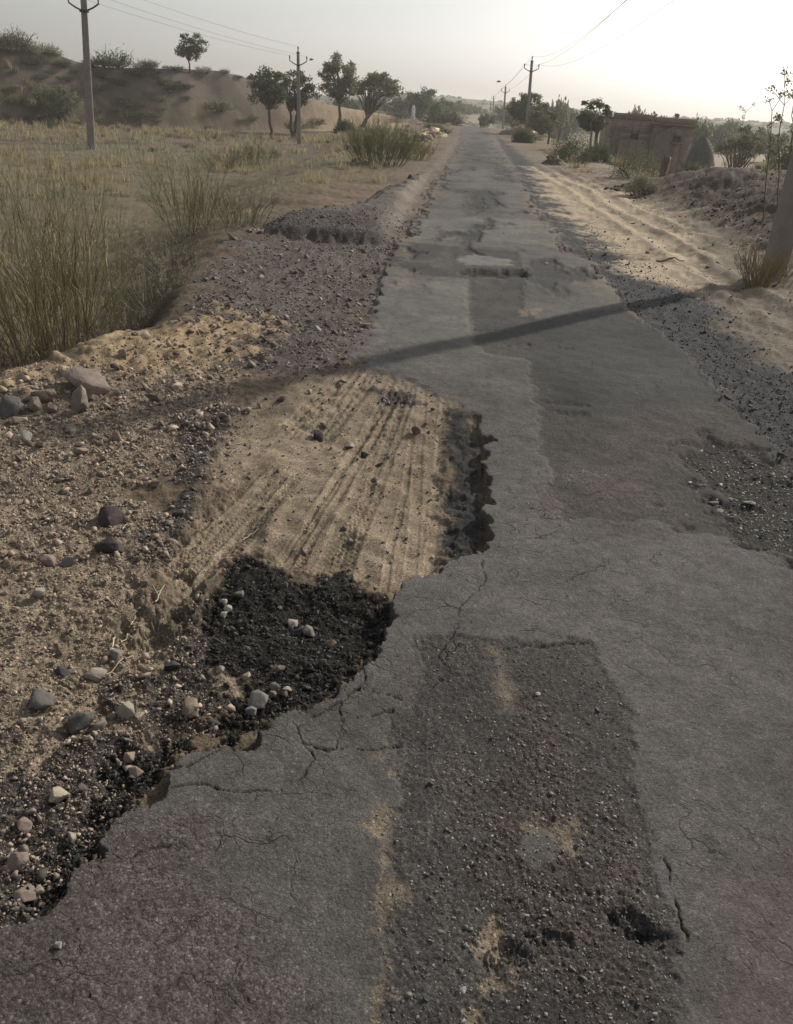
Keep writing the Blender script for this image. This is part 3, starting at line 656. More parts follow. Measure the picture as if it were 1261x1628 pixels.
for k, (px, py, wp, c, fl, lab) in enumerate(ROCKS):
    x, y = G(px, py)
    for it in range(3): x, y = G(px, py, gz(x, y))
    dist = math.sqrt(x*x+y*y+HC*HC); s = wp/F*dist*(.92 if py > 690 else .72)
    r = np.random.default_rng(100+k); V, Fc = rock_shape(3, r, 13)
    V = V+.03*r.normal(size=V.shape)*0
    a = r.uniform(0, 6.28); q = V*np.array([.5, .5*r.uniform(.7, .95), .5*fl])*s
    q[:, 2] += q[:, 0]*r.uniform(-.25, .25)
    q = np.stack([q[:, 0]*math.cos(a)-q[:, 1]*math.sin(a), q[:, 0]*math.sin(a)+q[:, 1]*math.cos(a), q[:, 2]], 1)
    wid = (q@CX).max()-(q@CX).min(); q *= s/wid
    if px == 140: q = q@np.diag([1, .8, 1]).T
    if lab.startswith('pink shard'): q[:, 2] *= 1.4
    o = mesh_obj('stone' if wp < 40 else 'rock', q-[0, 0, q[:, 2].min()], Fc, rockmat(c))
    o.location = (float(x), float(y), gz(x, y)-fl*s*.22)
    tag(o, lab, 'stone' if wp < 40 else 'rock')
# straws and twigs
M_straw = mat('dry_straw', (.50,.42,.29), .8, var=.2, vscale=30); M_twig = mat('dead_twig', (.11,.08,.06), .9, var=.2)
TW = [((203,972),(214,958),2.6,'white bent straw lying left of the black gravel',M_straw),((176,1006),(179,984),3.,'short upright pale stick crossing a brown twig',M_straw),((128,990),(172,994),2.,'thin brown twig lying flat left of the short pale stick',M_twig),
      ((165,1042),(210,1014),2.,'long straw lying over the flat purplish stone',M_straw),((246,942),(262,920),2.,'forked pale straw on the gravel below the dead twig',M_straw),((216,872),(288,893),2.6,'dead branching twig on the left gravel',M_twig),
      ((385,832),(411,820),2.,'pale straw at the left edge of the sandy tracks',M_straw),((368,696),(398,691),2.,'pale straw on the dark gravel strip by the tracks',M_straw),((1046,409),(1092,411),2.6,'brown stick lying on the sandy track at right',M_twig),((190,998),(204,985),2.,'curved straw right of the short pale stick',M_straw),
      ((195,836),(202,826),2.,'tiny straw leaning at the big maroon rock',M_straw)]
for k, (p0, p1, wd, lab, mm) in enumerate(TW):
    a = np.array([*G(*p0), 0]); b = np.array([*G(*p1), 0]); ts = np.linspace(0, 1, 7)
    P = a+(b-a)*ts[:, None]; r = np.random.default_rng(k); L_ = np.linalg.norm(b-a)
    P[:, :2] += np.cumsum(r.normal(0, .03*L_, (7, 2)), 0)*.5; P[:, 2] = gz(P[:, 0], P[:, 1])+.006+.02*L_
    dist = math.hypot(a[0], a[1]); dist = math.hypot(dist, HC); rr = wd/F*dist*.5
    mb = MB(); o0 = P[0].copy(); mb.tubes([P-o0], np.linspace(1, .5, 7)[None]*rr, 5)
    if 'branch' in lab or 'fork' in lab:
        for j in (2, 3, 4): 
            e = P[j]+np.array([r.normal(0, .3), r.normal(0, .3), .02])*L_; mb.tubes([np.linspace(P[j], e, 7)-o0], np.linspace(.6, .3, 7)[None]*rr, 4)
    o = mb.build('straw' if mm is M_straw else 'twig', mm); o.location = o0; tag(o, lab, 'straw' if mm is M_straw else 'twig')

# ------------------------------------------------------------------ utility poles and lines
M_conc = mat('weathered_concrete', (.22,.195,.175), .9, bump=.4, bscale=60, var=.18, vscale=5)
M_iron = mat('rusty_iron', (.06,.05,.045), .7, var=.2); M_ins = mat('brown_porcelain', (.05,.03,.025), .35, spec=.5)
M_wire = mat('aluminium_wire', (.22,.22,.22), .6)
def smooth_at(x, y):
    return float(base_z(np.array([float(x)]), np.array([float(y)]))[0])
def pole(px, y, ytop, lab, wb, wt_, pxtop=None, group=None, arms=True, rz=0., pyb=200):
    b = at(px, pyb, y); x = b[0]; zb = smooth_at(x, y)-.1
    if pxtop is None: pxtop = px
    t = at(pxtop, ytop, y); h = t[2]-zb
    tip = np.array([t[0]-x, 0, h])
    root = empty('utility_pole', (x, y, zb)); tag(root, lab, 'utility pole', group)
    mb = MB(); K = 9; ts = np.linspace(0, 1, K)
    # rectangular tapered prestressed shaft with slightly chamfered corners
    V = []
    for q in ts:
        a = (wb+(wt_-wb)*q)/2; bb = (wb*.55+(wt_*.62-wb*.55)*q)/2; c = tip*q; ch = a*.18
        for dx, dy in ((-a+ch,-bb),(a-ch,-bb),(a,-bb+ch),(a,bb-ch),(a-ch,bb),(-a+ch,bb),(-a,bb-ch),(-a,-bb+ch)): V.append(c+np.array([dx*math.cos(.35)-dy*math.sin(.35), dx*math.sin(.35)+dy*math.cos(.35), 0]))
    Fq = [[k*8+j, k*8+(j+1) % 8, k*8+8+(j+1) % 8, k*8+8+j] for k in range(K-1) for j in range(8)]
    Fq += [[(K-1)*8+0,(K-1)*8+1,(K-1)*8+2,(K-1)*8+7],[(K-1)*8+7,(K-1)*8+2,(K-1)*8+3,(K-1)*8+6],[(K-1)*8+6,(K-1)*8+3,(K-1)*8+4,(K-1)*8+5]]
    mb.add(V, np.array(Fq)); mb.build('shaft', M_conc, root)
    pins = []
    if arms:
        s = h/5.; mb = MB(); c = tip*.86; aw = .50*s; r = .028*s
        P = np.array([[-aw,0,.34*s],[-aw,0,.22*s],[-aw*.6,0,.10*s],[-.06*s,0,0],[.06*s,0,0],[aw*.6,0,.10*s],[aw,0,.22*s],[aw,0,.34*s]])
        q = np.array(P); cz = math.cos(rz); sz = math.sin(rz); P = np.stack([q[:,0]*cz, q[:,0]*sz, q[:,2]], 1)+c
        mb.tubes([P], np.full((1, 8), r), 4); mb.box(c, (wt_*1.3, wt_*1.1, .08*s)); mb.build('cross_arm', M_iron, root)
        pk = MB(); top = tip+np.array([0,0,.12*s]); pk.tubes([np.linspace(tip-[0,0,.1*s], top, 8)], np.full((1, 8), r), 4); pk.box(tip*.985, (wt_*1.25, wt_, .05*s)); pk.build('top_bracket', M_iron, root)
        for p in (P[0], P[-1], top):
            im = MB(); zz = np.linspace(0, .15*s, 7); rr = np.array([.03,.05,.032,.052,.034,.045,.015])*s
            im.tubes([np.stack([p[0]+0*zz, p[1]+0*zz, p[2]+zz], 1)], rr[None], 8); im.build('insulator', M_ins, root, smooth=True)
            pins.append(np.array([x, y, zb])+p+[0, 0, .13*s])
    return root, pins
PG = 'concrete utility poles along the road'
_, pl = pole(142, 36, -22, 'tall concrete pole in dry grass before the dune, its arms cut by the frame', .30, .22, 132, PG)
_, pm = pole(476, 50, 82, 'slim concrete pole with forked arms in front of the two dark trees', .22, .14, 474, PG)
pole(604, 92, 132, 'bare slender wooden post standing before the umbrella shaped tree', .14, .10, 604, None, False)
_, pr = pole(838, 62, 96, 'concrete pole with forked arms rising from the tree clump right of the road', .24, .15, 846, PG)
_, pr2 = pole(800, 105, 138, 'distant concrete pole left of the one in the tree clump', .24, .16, 804, PG)
_, pr3 = pole(783, 190, 153, 'far concrete pole beyond the road crest, right one of the last two', .3, .2, 785, PG)
_, pr4 = pole(779, 240, 160, 'farthest and smallest concrete pole beyond the road crest', .3, .2, 780, PG)
# the near pole at the right frame edge
bx, by = G(1232, 436); 
_, pn = pole(1228, by, -420, 'near concrete pole leaning at the right frame edge with grass at its base', .29, .22, 1455, PG, pyb=438)
def wire(a, b, sag, lab, grp, r=.009):
    t = np.linspace(0, 1, 25); P = a+(b-a)*t[:, None]; P[:, 2] -= sag*4*t*(1-t)
    mb = MB(); o0 = P[0].copy(); mb.tubes([P-o0], np.full((1, 25), r), 3, False); o = mb.build('power_line', M_wire); o.location = o0; tag(o, lab, 'power line', grp)
def span(A, B, sag, where, r=.009):
    for n_, a, b in zip(('outer left', 'outer right', 'topmost'), A, B): wire(a, b, sag, n_+' power line '+where, 'power lines '+where, r)
span(pl, pm, .15, 'between the tall left pole and the slim forked one', .006)
span(pn, pr, .9, 'from the near leaning pole to the tree clump pole', .006)
span(pr, pr2, .2, 'between the tree clump pole and the distant one', .010)
span(pr2, pr3, .3, 'from the distant pole over the road crest', .012)
span(pr3, pr4, .3, 'between the last two poles', .012)

# ------------------------------------------------------------------ plants
M_twg = mat('broom_twig', (.15,.125,.065), .8, col2=(.56,.49,.30), var=.2, trans=.4)
M_twgg = mat('green_broom_twig', (.12,.13,.07), .8, col2=(.42,.42,.26), var=.2, trans=.4)
M_dry = mat('dry_grass_blade', (.19,.155,.09), .8, col2=(.46,.39,.24), var=.2, trans=.4)
M_grs = mat('green_grey_herb', (.13,.128,.085), .8, col2=(.40,.385,.28), var=.2, trans=.4)
M_dead = mat('dead_brush', (.035,.027,.022), .9, col2=(.11,.08,.06), var=.2)
M_bark = mat('acacia_bark', (.075,.055,.042), .95, bump=.6, bscale=20, var=.3)
M_leafd = mat('dark_leaf', (.035,.048,.026), .8, col2=(.14,.165,.085), var=.2, trans=.4)
M_leafg = mat('grey_green_leaf', (.06,.07,.042), .8, col2=(.21,.225,.135), var=.2, trans=.4)
M_flow = mat('pale_seed_head', (.3,.27,.2), .8)
def grow(n, h, spread, r0, levels=2, K=6, up=.8, seed=0, jit=.06, kids=3, base=.1):
    """broom-like shrub: stems from the base, each splitting into thinner upright twigs. returns list of (P, R)"""
    r = np.random.default_rng(seed); out_ = []
    a = r.uniform(0, 2*np.pi, n); s = np.sqrt(r.uniform(0, 1, n))
    P0 = np.stack([np.cos(a)*s*base, np.sin(a)*s*base, np.full(n, -.03)], 1)
    L = h*r.uniform(.55, .8, n)
    D = np.stack([np.cos(a)*s*spread, np.sin(a)*s*spread, np.full(n, 1.)], 1)+r.normal(0, .1, (n, 3)); D /= np.linalg.norm(D, axis=1, keepdims=True)
    R = np.full(n, r0)
    for lv in range(levels+1):
        t = np.linspace(0, 1, K)
        bend = r.normal(0, 1, (len(P0), 3))*jit; bend[:, 2] = 0
        P = P0[:, None]+D[:, None]*L[:, None, None]*t[None, :, None]+bend[:, None]*(np.sin(t*np.pi)[None, :, None])*L[:, None, None]
        P += r.normal(0, jit*.25, P.shape)*L[:, None, None]*(t > 0)[None, :, None]
        P[:, :, 2] += (up*.15*L[:, None])*(t**2)[None]
        out_.append((P, R[:, None]*(1-.45*t)[None]))
        if lv == levels: break
        k = np.repeat(np.arange(len(P0)), kids); ti = r.integers(2, K, len(k))
        P0 = P[k, ti]; D2 = D[k]+r.normal(0, .33, (len(k), 3)); D2[:, 2] = np.abs(D2[:, 2])+.15; D2 /= np.linalg.norm(D2, axis=1, keepdims=True)
        D = D2; L = L[k]*r.uniform(.3, .62, len(k)); R = R[k]*.6
    return out_
def shrub(name, x, y, h, spread, n, r0, m, lab, cat='bush', levels=2, kids=3, seed=0, group=None, sides=3, base=.1, zoff=0, leaves=0, lsize=.02, lm=None, jit=.06, rz=0):
    z = gz(x, y)+zoff
    g = grow(n, h, spread, r0, levels, seed=seed, kids=kids, base=base, jit=jit); mb = MB(); r = np.random.default_rng(seed+5)
    for P, R in g: mb.tubes(P, R, sides, False, r.uniform(0, 1, len(P)))
    if leaves:
        root = empty(name, (x, y, z)); mb.build('stems', m, root); lf = MB(); P = g[-1][0].reshape(-1, 3); P = P[r.integers(0, len(P), leaves)]+r.normal(0, lsize*.8, (leaves, 3))
        lf.leaves(P, r.uniform(.6, 1.3, leaves)*lsize, .45, tint=r.uniform(0, 1, leaves)); lf.build('foliage', lm or m, root); o = root
    else:
        o = mb.build(name, m); o.location = (x, y, z)
    tag(o, lab, cat, group); return o
# foreground broom bush behind the berm
x, y = at(92, 545, 6.9)[:2]
shrub('broom_bush', x, y, 1.28, .40, 78, .0050, M_twg, 'big yellow green broom bush at the left, its base hidden in the dark hollow', kids=4, seed=3, base=.36, jit=.045)
x, y = at(20, 500, 7.6)[:2]
shrub('broom_bush', x, y, .85, .35, 26, .0045, M_twg, 'sparse olive broom bush behind the big one at the left frame edge', kids=4, seed=4, base=.35)
x, y = at(75, 470, 7.8)[:2]
shrub('tall_weed', x, y, 1.55, .33, 16, .004, M_twgg, 'tall thin green weed rising above the big broom bush', 'weed', kids=3, seed=8, base=.15)
x, y = at(25, 420, 8.6)[:2]
shrub('tall_weed', x, y, 1.45, .3, 12, .004, M_twgg, 'tall thin weed with bare stalks at the left frame edge', 'weed', kids=3, seed=9, base=.2)
x, y = at(296, 380, 12.)[:2]
shrub('broom_bush', x, y, .84, .55, 34, .005, M_twgg, 'upright grey green broom bush right of the big yellow one', kids=4, seed=5, base=.25)
x, y = at(385, 375, 12.2)[:2]
shrub('broom_bush', x, y, .42, .8, 34, .004, M_grs, 'low pale green herb clump left of the dark mound', 'plant', kids=4, seed=6, base=.3)
x, y = at(340, 395, 11.6)[:2]
shrub('herb', x, y, .45, 1., 30, .004, M_dry, 'dry tan herb clump between the upright broom and the pale green herb', 'plant', kids=4, seed=16, base=.3)
x, y = at(200, 520, 7.1)[:2]
shrub('herb', x, y, .38, 1.5, 60, .0028, M_grs, 'silvery green herb at the right foot of the big broom bush', 'plant', kids=4, seed=7, base=.3, leaves=1500, lsize=.016, lm=M_grs, zoff=.1)
x, y = at(245, 470, 8.2)[:2]
shrub('herb', x, y, .42, 1.5, 60, .0028, M_grs, 'grey green herb sprawling on the slope above the silvery one', 'plant', kids=4, seed=17, base=.35, leaves=1500, lsize=.018, lm=M_grs)
x, y = at(275, 430, 9.6)[:2]
shrub('herb', x, y, .35, 1.4, 46, .0028, M_grs, 'small green herb below the upright broom bush', 'plant', kids=4, seed=18, base=.3, leaves=900, lsize=.018, lm=M_grs)
x, y = at(50, 580, 5.9)[:2]
shrub('dark_brush', x, y, .62, 1.1, 170, .004, M_dead, 'dark brush added as shade in the hollow under the big broom bush', kids=4, seed=19, base=.5, jit=.15)  # dark brush added to stand in for the shade of the hollow
x, y = at(150, 560, 6.2)[:2]
shrub('dark_brush', x, y, .4, 1.3, 110, .0035, M_dead, 'dark dead twigs on the slope right of the hollow', kids=3, seed=20, base=.3, jit=.15)
x, y = at(600, 285, 26.)[:2]
shrub('broom_bush', x, y, .95, .8, 130, .009, M_twgg, 'dense round green broom bush beside the road at left', kids=5, seed=21, base=.75)
x, y = at(655, 262, 30.)[:2]
shrub('broom_bush', x, y, .55, .8, 70, .010, M_twg, 'smaller olive bush between the round green bush and the road', kids=4, seed=22, base=.6)
x, y = at(405, 258, 33.)[:2]
shrub('broom_bush', x, y, .6, .9, 80, .009, M_twgg, 'grey green bush halfway between the two left poles', kids=4, seed=23, base=.7)
x, y = at(352, 262, 31.)[:2]
shrub('broom_bush', x, y, .5, .9, 60, .009, M_twg, 'straw coloured bush left of the grey green bush', kids=4, seed=24, base=.6)
x, y = at(1206, 440, 9.9)[:2]
shrub('grass_tuft', x, y, .44, .6, 120, .0032, M_dry, 'dry brown grass tuft at the foot of the near leaning pole', 'grass', kids=2, levels=1, seed=25, base=.12)
x, y = at(1235, 436, 10.4)[:2]
shrub('grass_tuft', x, y, .30, .7, 60, .0032, M_grs, 'small green tuft behind the near leaning pole', 'grass', kids=2, levels=1, seed=26, base=.15)
def dome(x, y, h, mm, lab, sd, wr=1.25):
    r = np.random.default_rng(sd); o = empty('bush', (x, y, smooth_at(x, y)-.05)); mb = MB()
    for P, R in grow(20, h*.55, 1.0, .012, 1, seed=sd, kids=2, base=h*.3): mb.tubes(P, R, 3, False)
    mb.build('stems', M_bark, o); lf = MB(); n = 5200; nc = 46
    cl = r.normal(size=(nc, 3)); cl /= np.linalg.norm(cl, axis=1, keepdims=True); cl *= r.uniform(.3, 1., (nc, 1))**.5; cl[:, 2] = np.abs(cl[:, 2])
    k = r.integers(0, nc, n); C0 = cl[k]*np.array([wr*.62, wr*.55, .82])*h+r.normal(0, .13, (n, 3))*h; C0[:, 2] = np.abs(C0[:, 2])+.03
    lf.leaves(C0, r.uniform(.5, 1.4, n)*max(.03, y*.0016), .45, up=.6, tint=np.clip(r.uniform(0, 1, n)*.7+.3*r.uniform(-1, 1, nc)[k], 0, 1)); lf.build('foliage', mm, o); tag(o, lab, 'bush'); return o
# dark green bushes right
for (px, py, yy, h, n, lab, sd, mm) in [(912,256,34.,1.05,90,'dense dark green bush left of the brick house',31,M_leafd),(948,254,36.,.75,60,'low dark bush in front of the left house corner',32,M_leafd),
        (1012,270,27.,1.0,60,'green bush standing before the middle of the house',33,M_leafg),(1022,290,21.,.5,40,'pale yellowish bush at the upper edge of the soil bank',34,M_grs),(548,208,60,.9,60,'small dark green bush between the trunks of the left trees',35,M_leafd),
        (832,232,52,.8,50,'low brown bush on the right side of the road',36,M_leafg)]:
    x, y = at(px, py, yy)[:2]
    dome(x, y, h, mm, lab, sd)

# trees
def tree(name, px, ytop, y, wpx, lab, seed, style='round', mm=None, trunk=(0,), pxb=None, nl=3200, ls=None, hfrac=.35, group=None, lr=.22, ntip=42, cz=None):
    r = np.random.default_rng(seed); c = at(px, 200, y); xb = at(pxb if pxb is not None else px, 200, y)[0]
    zb = smooth_at(xb, y)-.05; h = at(px, ytop, y)[2]-zb; wd = wpx/F*y*1.02
    root = empty(name, (xb, y, zb)); tag(root, lab, 'tree', group)
    cx = c[0]-xb; mb = MB()
    fork = []
    for t0 in trunk:
        f = np.array([cx*.3+t0, r.normal(0, .05), h*hfrac]); b0 = np.array([t0*.25, 0, 0])
        t = np.linspace(0, 1, 8); P = b0+(f-b0)*t[:, None]; P[:, 0] += np.cumsum(r.normal(0, .022*h, 8))*.5; P[0] = b0
        mb.tubes([P], np.interp(t, [0, .15, 1], [h*.035, h*.026, h*.018])[None], 7); fork.append(P[-1])
    # tips inside the crown volume
    T = []
    z0 = h*(hfrac+.02)
    while len(T) < ntip:
        q = r.uniform(-1, 1, 3)
        if q@q > 1: continue
        if style == 'umbrella':
            z = z0+(h-z0)*(.45+.5*(1-(q[0]**2+q[1]**2)*.8)*abs(q[2])**.5); p = np.array([cx+q[0]*wd/2*.9, q[1]*wd/2*.8, z])
        elif style == 'layered':
            k = r.integers(0, 3); s_ = (.95, .8, 1.)[k]; p = np.array([cx+q[0]*wd/2*s_*.9, q[1]*wd/2*.8*s_, z0+(h-z0)*((.16, .48, .85)[k]+.16*q[2])])
        elif style == 'sparse':
            p = np.array([cx+q[0]*wd/2*.85, q[1]*wd/2*.7, z0+(h-z0)*(.5+.42*q[2])])
        else:
            p = np.array([cx+q[0]*wd/2*.88, q[1]*wd/2*.8, z0+(h-z0)*(.48+.44*q[2])])
        T.append(p)
    T = np.array(T)
    for p in T:
        f = fork[r.integers(0, len(fork))]; t = np.linspace(0, 1, 8)[:, None]; mid = np.array([0, 0, .12*h*r.uniform(-.2, 1)])
        P = f+(p-f)*t+mid*np.sin(t*np.pi)+r.normal(0, .012*h, (8, 3))*np.sin(t*np.pi); mb.tubes([P], (h*.011*(1-.75*t[:, 0]))[None], 4)
    mb.build('trunk', M_bark, root)
    lf = MB(); k = r.integers(0, len(T), nl); rad_ = wd*lr*r.uniform(.45, 1., len(T))[k]*.62
    flat = .5 if style in ('umbrella', 'layered') else .75
    nl = int(nl*1.7); k = r.integers(0, len(T), nl); rad_ = (wd*lr*r.uniform(.5, 1., len(T)))[k]*.7
    sub = r.normal(0, 1, (len(T)*6, 3)); sub /= np.linalg.norm(sub, axis=1, keepdims=True); sub *= r.uniform(.3, 1., (len(sub), 1))
    sp = sub[k*6+r.integers(0, 6, nl)]*rad_[:, None]+r.normal(0, .28, (nl, 3))*rad_[:, None]; sp[:, 2] *= flat
    Cn = T[k]+sp
    ls = ls or max(.05, y*.0019)
    lf.leaves(Cn, r.uniform(.6, 1.5, nl)*ls, .6, tint=np.clip(.5+.5*r.normal(size=nl)*.5+.25*(r.uniform(-1, 1, len(T))[k]), 0, 1)); lf.build('crown', mm or M_leafd, root)
    return root
tree('small_tree', 306, 51, 66, 62, 'lone small tree standing on top of the dune', 41, 'sparse', trunk=(0,), hfrac=.28, nl=1700, ntip=22, lr=.22)
tree('acacia_tree', 430, 107, 55, 84, 'broad dark tree at the foot of the dune, left of the slim forked pole', 42, 'round', pxb=432, hfrac=.42, nl=4200, ntip=46, lr=.20)
tree('acacia_tree', 470, 100, 57, 66, 'dark tree directly behind the slim forked pole', 43, 'round', trunk=(-.1, .25), pxb=466, hfrac=.36, nl=3600, ntip=36, lr=.22)
tree('acacia_tree', 536, 82, 66, 62, 'tallest feathery acacia right of the slim forked pole', 44, 'round', M_leafg, pxb=537, hfrac=.36, nl=4600, ntip=50, lr=.24)
tree('acacia_tree', 597, 106, 72, 76, 'umbrella shaped acacia beyond the tallest feathery one', 45, 'umbrella', M_leafg, pxb=575, hfrac=.2, nl=5200, ntip=56, lr=.24, trunk=(0, .4))
tree('leafy_tree', 668, 136, 112, 58, 'dense tree near the road at left beyond the umbrella acacia', 46, 'round', hfrac=.15, nl=3200)
tree('leafy_tree', 640, 150, 120, 40, 'lower tree left of the dense roadside tree', 47, 'round', hfrac=.12, nl=1800, mm=M_leafg)
tree('leafy_tree', 838, 143, 68, 62, 'dark tree clump around the pole at the right of the road', 48, 'round', trunk=(-.3, .3), hfrac=.16, nl=4500, lr=.24)
tree('leafy_tree', 862, 168, 62, 52, 'lower spreading tree right of the tree clump pole', 49, 'round', hfrac=.12, nl=2600, mm=M_leafg)
tree('leafy_tree', 943, 150, 46, 54, 'round dark tree with a forked trunk left of the house', 50, 'round', pxb=955, hfrac=.4, nl=3600, trunk=(-.12, .22), lr=.2)
tree('small_tree', 1073, 169, 62, 26, 'small tree showing above the house roof', 51, 'sparse', hfrac=.3, nl=900, ntip=12)
tree('thorn_tree', 1188, 198, 44, 78, 'low spreading thorn tree on the bright field right of the hut', 52, 'umbrella', M_leafg, pxb=1180, hfrac=.22, nl=3000, lr=.24)
tree('thorn_tree', 1262, 190, 40, 56, 'green tree at the right frame edge behind the tall weeds', 53, 'round', M_leafg, hfrac=.2, nl=2400)
tree('thorn_tree', 93, 132, 56, 74, 'rounded olive bush tree on the lower dune slope behind the left pole', 54, 'round', M_leafg, hfrac=.15, nl=3200)
FT = [(700,158,150,34,0),(722,160,170,30,1),(618,160,130,30,1),(742,168,210,26,0),(765,172,230,22,1),(800,168,150,26,0),(815,176,120,30,1),(888,172,110,34,1),(912,176,130,30,0),(930,182,150,30,1),(985,180,90,34,0),(1008,184,100,36,1),
      (1040,184,95,40,0),(1110,190,80,40,1),(1135,196,110,44,0),(1160,200,120,44,1),(1205,206,100,50,0),(1232,212,80,40,1),(580,158,150,36,0),(548,160,120,36,1),(690,166,95,24,1),(712,174,105,26,1),(775,180,110,22,0),(870,190,90,30,1)]
_p = []
for k, (px, yt, y, wpx, c) in enumerate(FT):
    if k < 4:
        o = tree('far_tree', px, yt, y, wpx*1.2, 'hazy grey green tree in the far scrub behind the road and the house', 60+k, 'round', (M_leafd, M_leafg)[k % 2], hfrac=.1, nl=1500, group='far scrub trees', ntip=20, lr=.3); _p.append((o, wpx*1.2/F*y, at(px, yt, y)[2]-smooth_at(at(px, 200, y)[0], y)))
    else:
        o0, w0, h0 = _p[k % 4]; o = copy_tree(o0); x = at(px, 200, y)[0]; zb = smooth_at(x, y); o.location = (x, y, zb-.05); o.rotation_euler[2] = k*1.3
        s1 = wpx*1.2/F*y/w0; s2 = (at(px, yt, y)[2]-zb)/h0; o.scale = (s1, s1, s2)
# tall dry flowering weeds by the right frame edge
for k, (px, pyb, pyt, yy, lab) in enumerate([(1222,330,172,14,'tall leaning seed stalk left of the near pole'),(1240,330,140,14.5,'tallest seed stalk with dark flower heads behind the near pole'),(1256,330,160,15,'seed stalk at the very right frame edge'),(1178,250,178,30,'thin lone stalk rising behind the soil bank')]):
    a = at(px-4, pyb, yy); b = at(px+6, pyt, yy); a[2] = smooth_at(a[0], yy); r = np.random.default_rng(k+300)
    root = empty('weed_stalk', a); tag(root, lab, 'weed'); t = np.linspace(0, 1, 8)[:, None]; P = (b-a)*t+r.normal(0, .02, (8, 3))*t; mb = MB(); mb.tubes([P], (.012*(1-.6*t[:, 0]))[None], 4)
    L_ = []
    for j in range(7):
        q = P[r.integers(3, 8)]; e = q+np.array([r.normal(0, .12), r.normal(0, .12), r.uniform(.05, .25)]); mb.tubes([np.linspace(q, e, 8)], np.full((1, 8), .005), 3, False); L_.append(e)
    mb.build('stem', M_twig, root); lf = MB(); E = np.array(L_)[r.integers(0, 7, 130)]+r.normal(0, .035, (130, 3)); lf.leaves(E, .05, .5, tint=r.uniform(0, 1, 130)); lf.build('seed_heads', M_leafg, root)['kind'] = 'stuff'

# dune scrub: individual low bushes, copies of three originals
def leafbush(seed, mm):
    r = np.random.default_rng(seed); o = empty('scrub_bush', (0, 0, 0)); mb = MB()
    for P, R in grow(26, .9, 1.1, .02, 1, seed=seed, kids=2, base=.35): mb.tubes(P, R, 3, False)
    mb.build('stems', M_bark, o); lf = MB(); n = 1100; d = r.normal(size=(n, 3)); d /= np.linalg.norm(d, axis=1, keepdims=True)
    cl = r.normal(size=(16, 3)); cl /= np.linalg.norm(cl, axis=1, keepdims=True); C0 = cl[r.integers(0, 16, n)]*[.62, .62, .38]+r.normal(0, .17, (n, 3)); C0[:, 2] = np.abs(C0[:, 2])+.12
    lf.leaves(C0, r.uniform(.5, 1.4, n)*.09, .5, up=.5, tint=r.uniform(0, 1, n)); lf.build('foliage', mm, o); return o
SB = [leafbush(401, M_leafg), leafbush(402, M_leafd), leafbush(403, M_grs)]
spots = [(10,70,1.6,0),(35,72,1.5,0),(62,80,1.3,2),(85,84,1.4,0),(100,92,1.2,0),(150,94,1.2,1),(165,90,1.6,1),(182,98,1.2,1),(228,98,1.3,0),(240,102,1.2,2),(262,100,.9,0),(325,103,1.1,2),(350,107,.8,0),(378,112,.6,1),(75,95,1.3,0),(45,88,1.1,2),
         (20,110,.9,1),(60,122,.9,1),(110,118,.8,1),(140,140,.9,1),(200,125,1.,1),(220,112,1.1,1),(180,150,.8,1),(240,145,.7,1),(285,150,.8,1),(215,175,.8,1),(260,165,.8,1),(345,165,1.3,1),(385,185,1.,1),(398,180,.7,0),(30,160,1.,1),(60,185,1.,1),(300,130,.6,1),(330,195,.6,1),(10,140,1.,1),(150,175,.8,1),(255,128,.7,1)]
gxh, gyh = np.meshgrid(np.linspace(-60, 2, 310), np.linspace(40, 90, 250)); gzh = base_z(gxh.ravel(), gyh.ravel()).reshape(gxh.shape)
def hit(px, py, y0=20, y1=110):
    d = ray(px, py); ys = np.linspace(y0, y1, 600); t = ys/d[1]; zz = base_z(t*d[0], ys); k = np.nonzero(HC+t*d[2] < zz)[0]
    if len(k) == 0:
        k = [int(np.argmax(zz-(HC+t*d[2])))]
    return float((t*d[0])[k[0]]), float(ys[k[0]]), float(zz[k[0]])
rs = np.random.default_rng(91)
for q in range(46):
    px = rs.uniform(0, 300)**1.0; spots.append((px, 95+rs.uniform(0, 100), min(1.05, rs.lognormal(-.5, .35)), int(rs.choice([0, 1, 1]))))
for k, (px, py, s, v) in enumerate(spots):
    x, y, z = hit(px+rs.normal(0, 5), py+9+rs.normal(0, 3))
    first = k in (0, 1, 2) and False
    o = copy_tree(SB[v]); o.location = (x, y, z-.05); s *= .62; s *= rs.lognormal(0, .25); o.scale = (s*1.25, s*1.25, s*rs.uniform(.6, 1.25)); o.rotation_euler[2] = k*2.1
    top = py < 106
    tag(o, 'low olive scrub bush along the crest of the dune' if top else 'dark scrub bush dotted on the shaded dune face', 'bush', 'scrub bushes on the dune crest' if top else 'scrub bushes on the shaded dune face')
# low bushes over the plains
plain = [(470,205,1.,0),(500,200,.9,1),(250,240,.7,2),(300,235,.6,0),(560,235,.6,2),(690,205,.8,1),(705,212,.7,0),(720,185,.7,1),(680,190,.8,0),(790,192,.8,1),(850,222,.7,0),(870,215,.6,1),(1150,245,.8,0),(1240,262,.9,2),(1215,268,.8,2),(1170,255,.7,0),(975,262,.6,1),(1110,205,.9,0),(640,190,.7,1)]
for k, (px, py, s, v) in enumerate(plain):
    x, y = hit(px, py, 15, 160)[:2]; o = copy_tree(SB[v]); o.location = (x, y, smooth_at(x, y)-.05); s *= y/75; o.scale = (s*1.3, s*1.3, s*.9); o.rotation_euler[2] = k
    tag(o, 'low scrub bush scattered on the plain left of the road' if px < 740 else 'low scrub bush scattered on the plain right of the road', 'bush', 'scrub bushes on the left plain' if px < 740 else 'scrub bushes on the right plain')
for o in SB:
    for c in list(o.children): bpy.data.objects.remove(c)
    bpy.data.objects.remove(o)

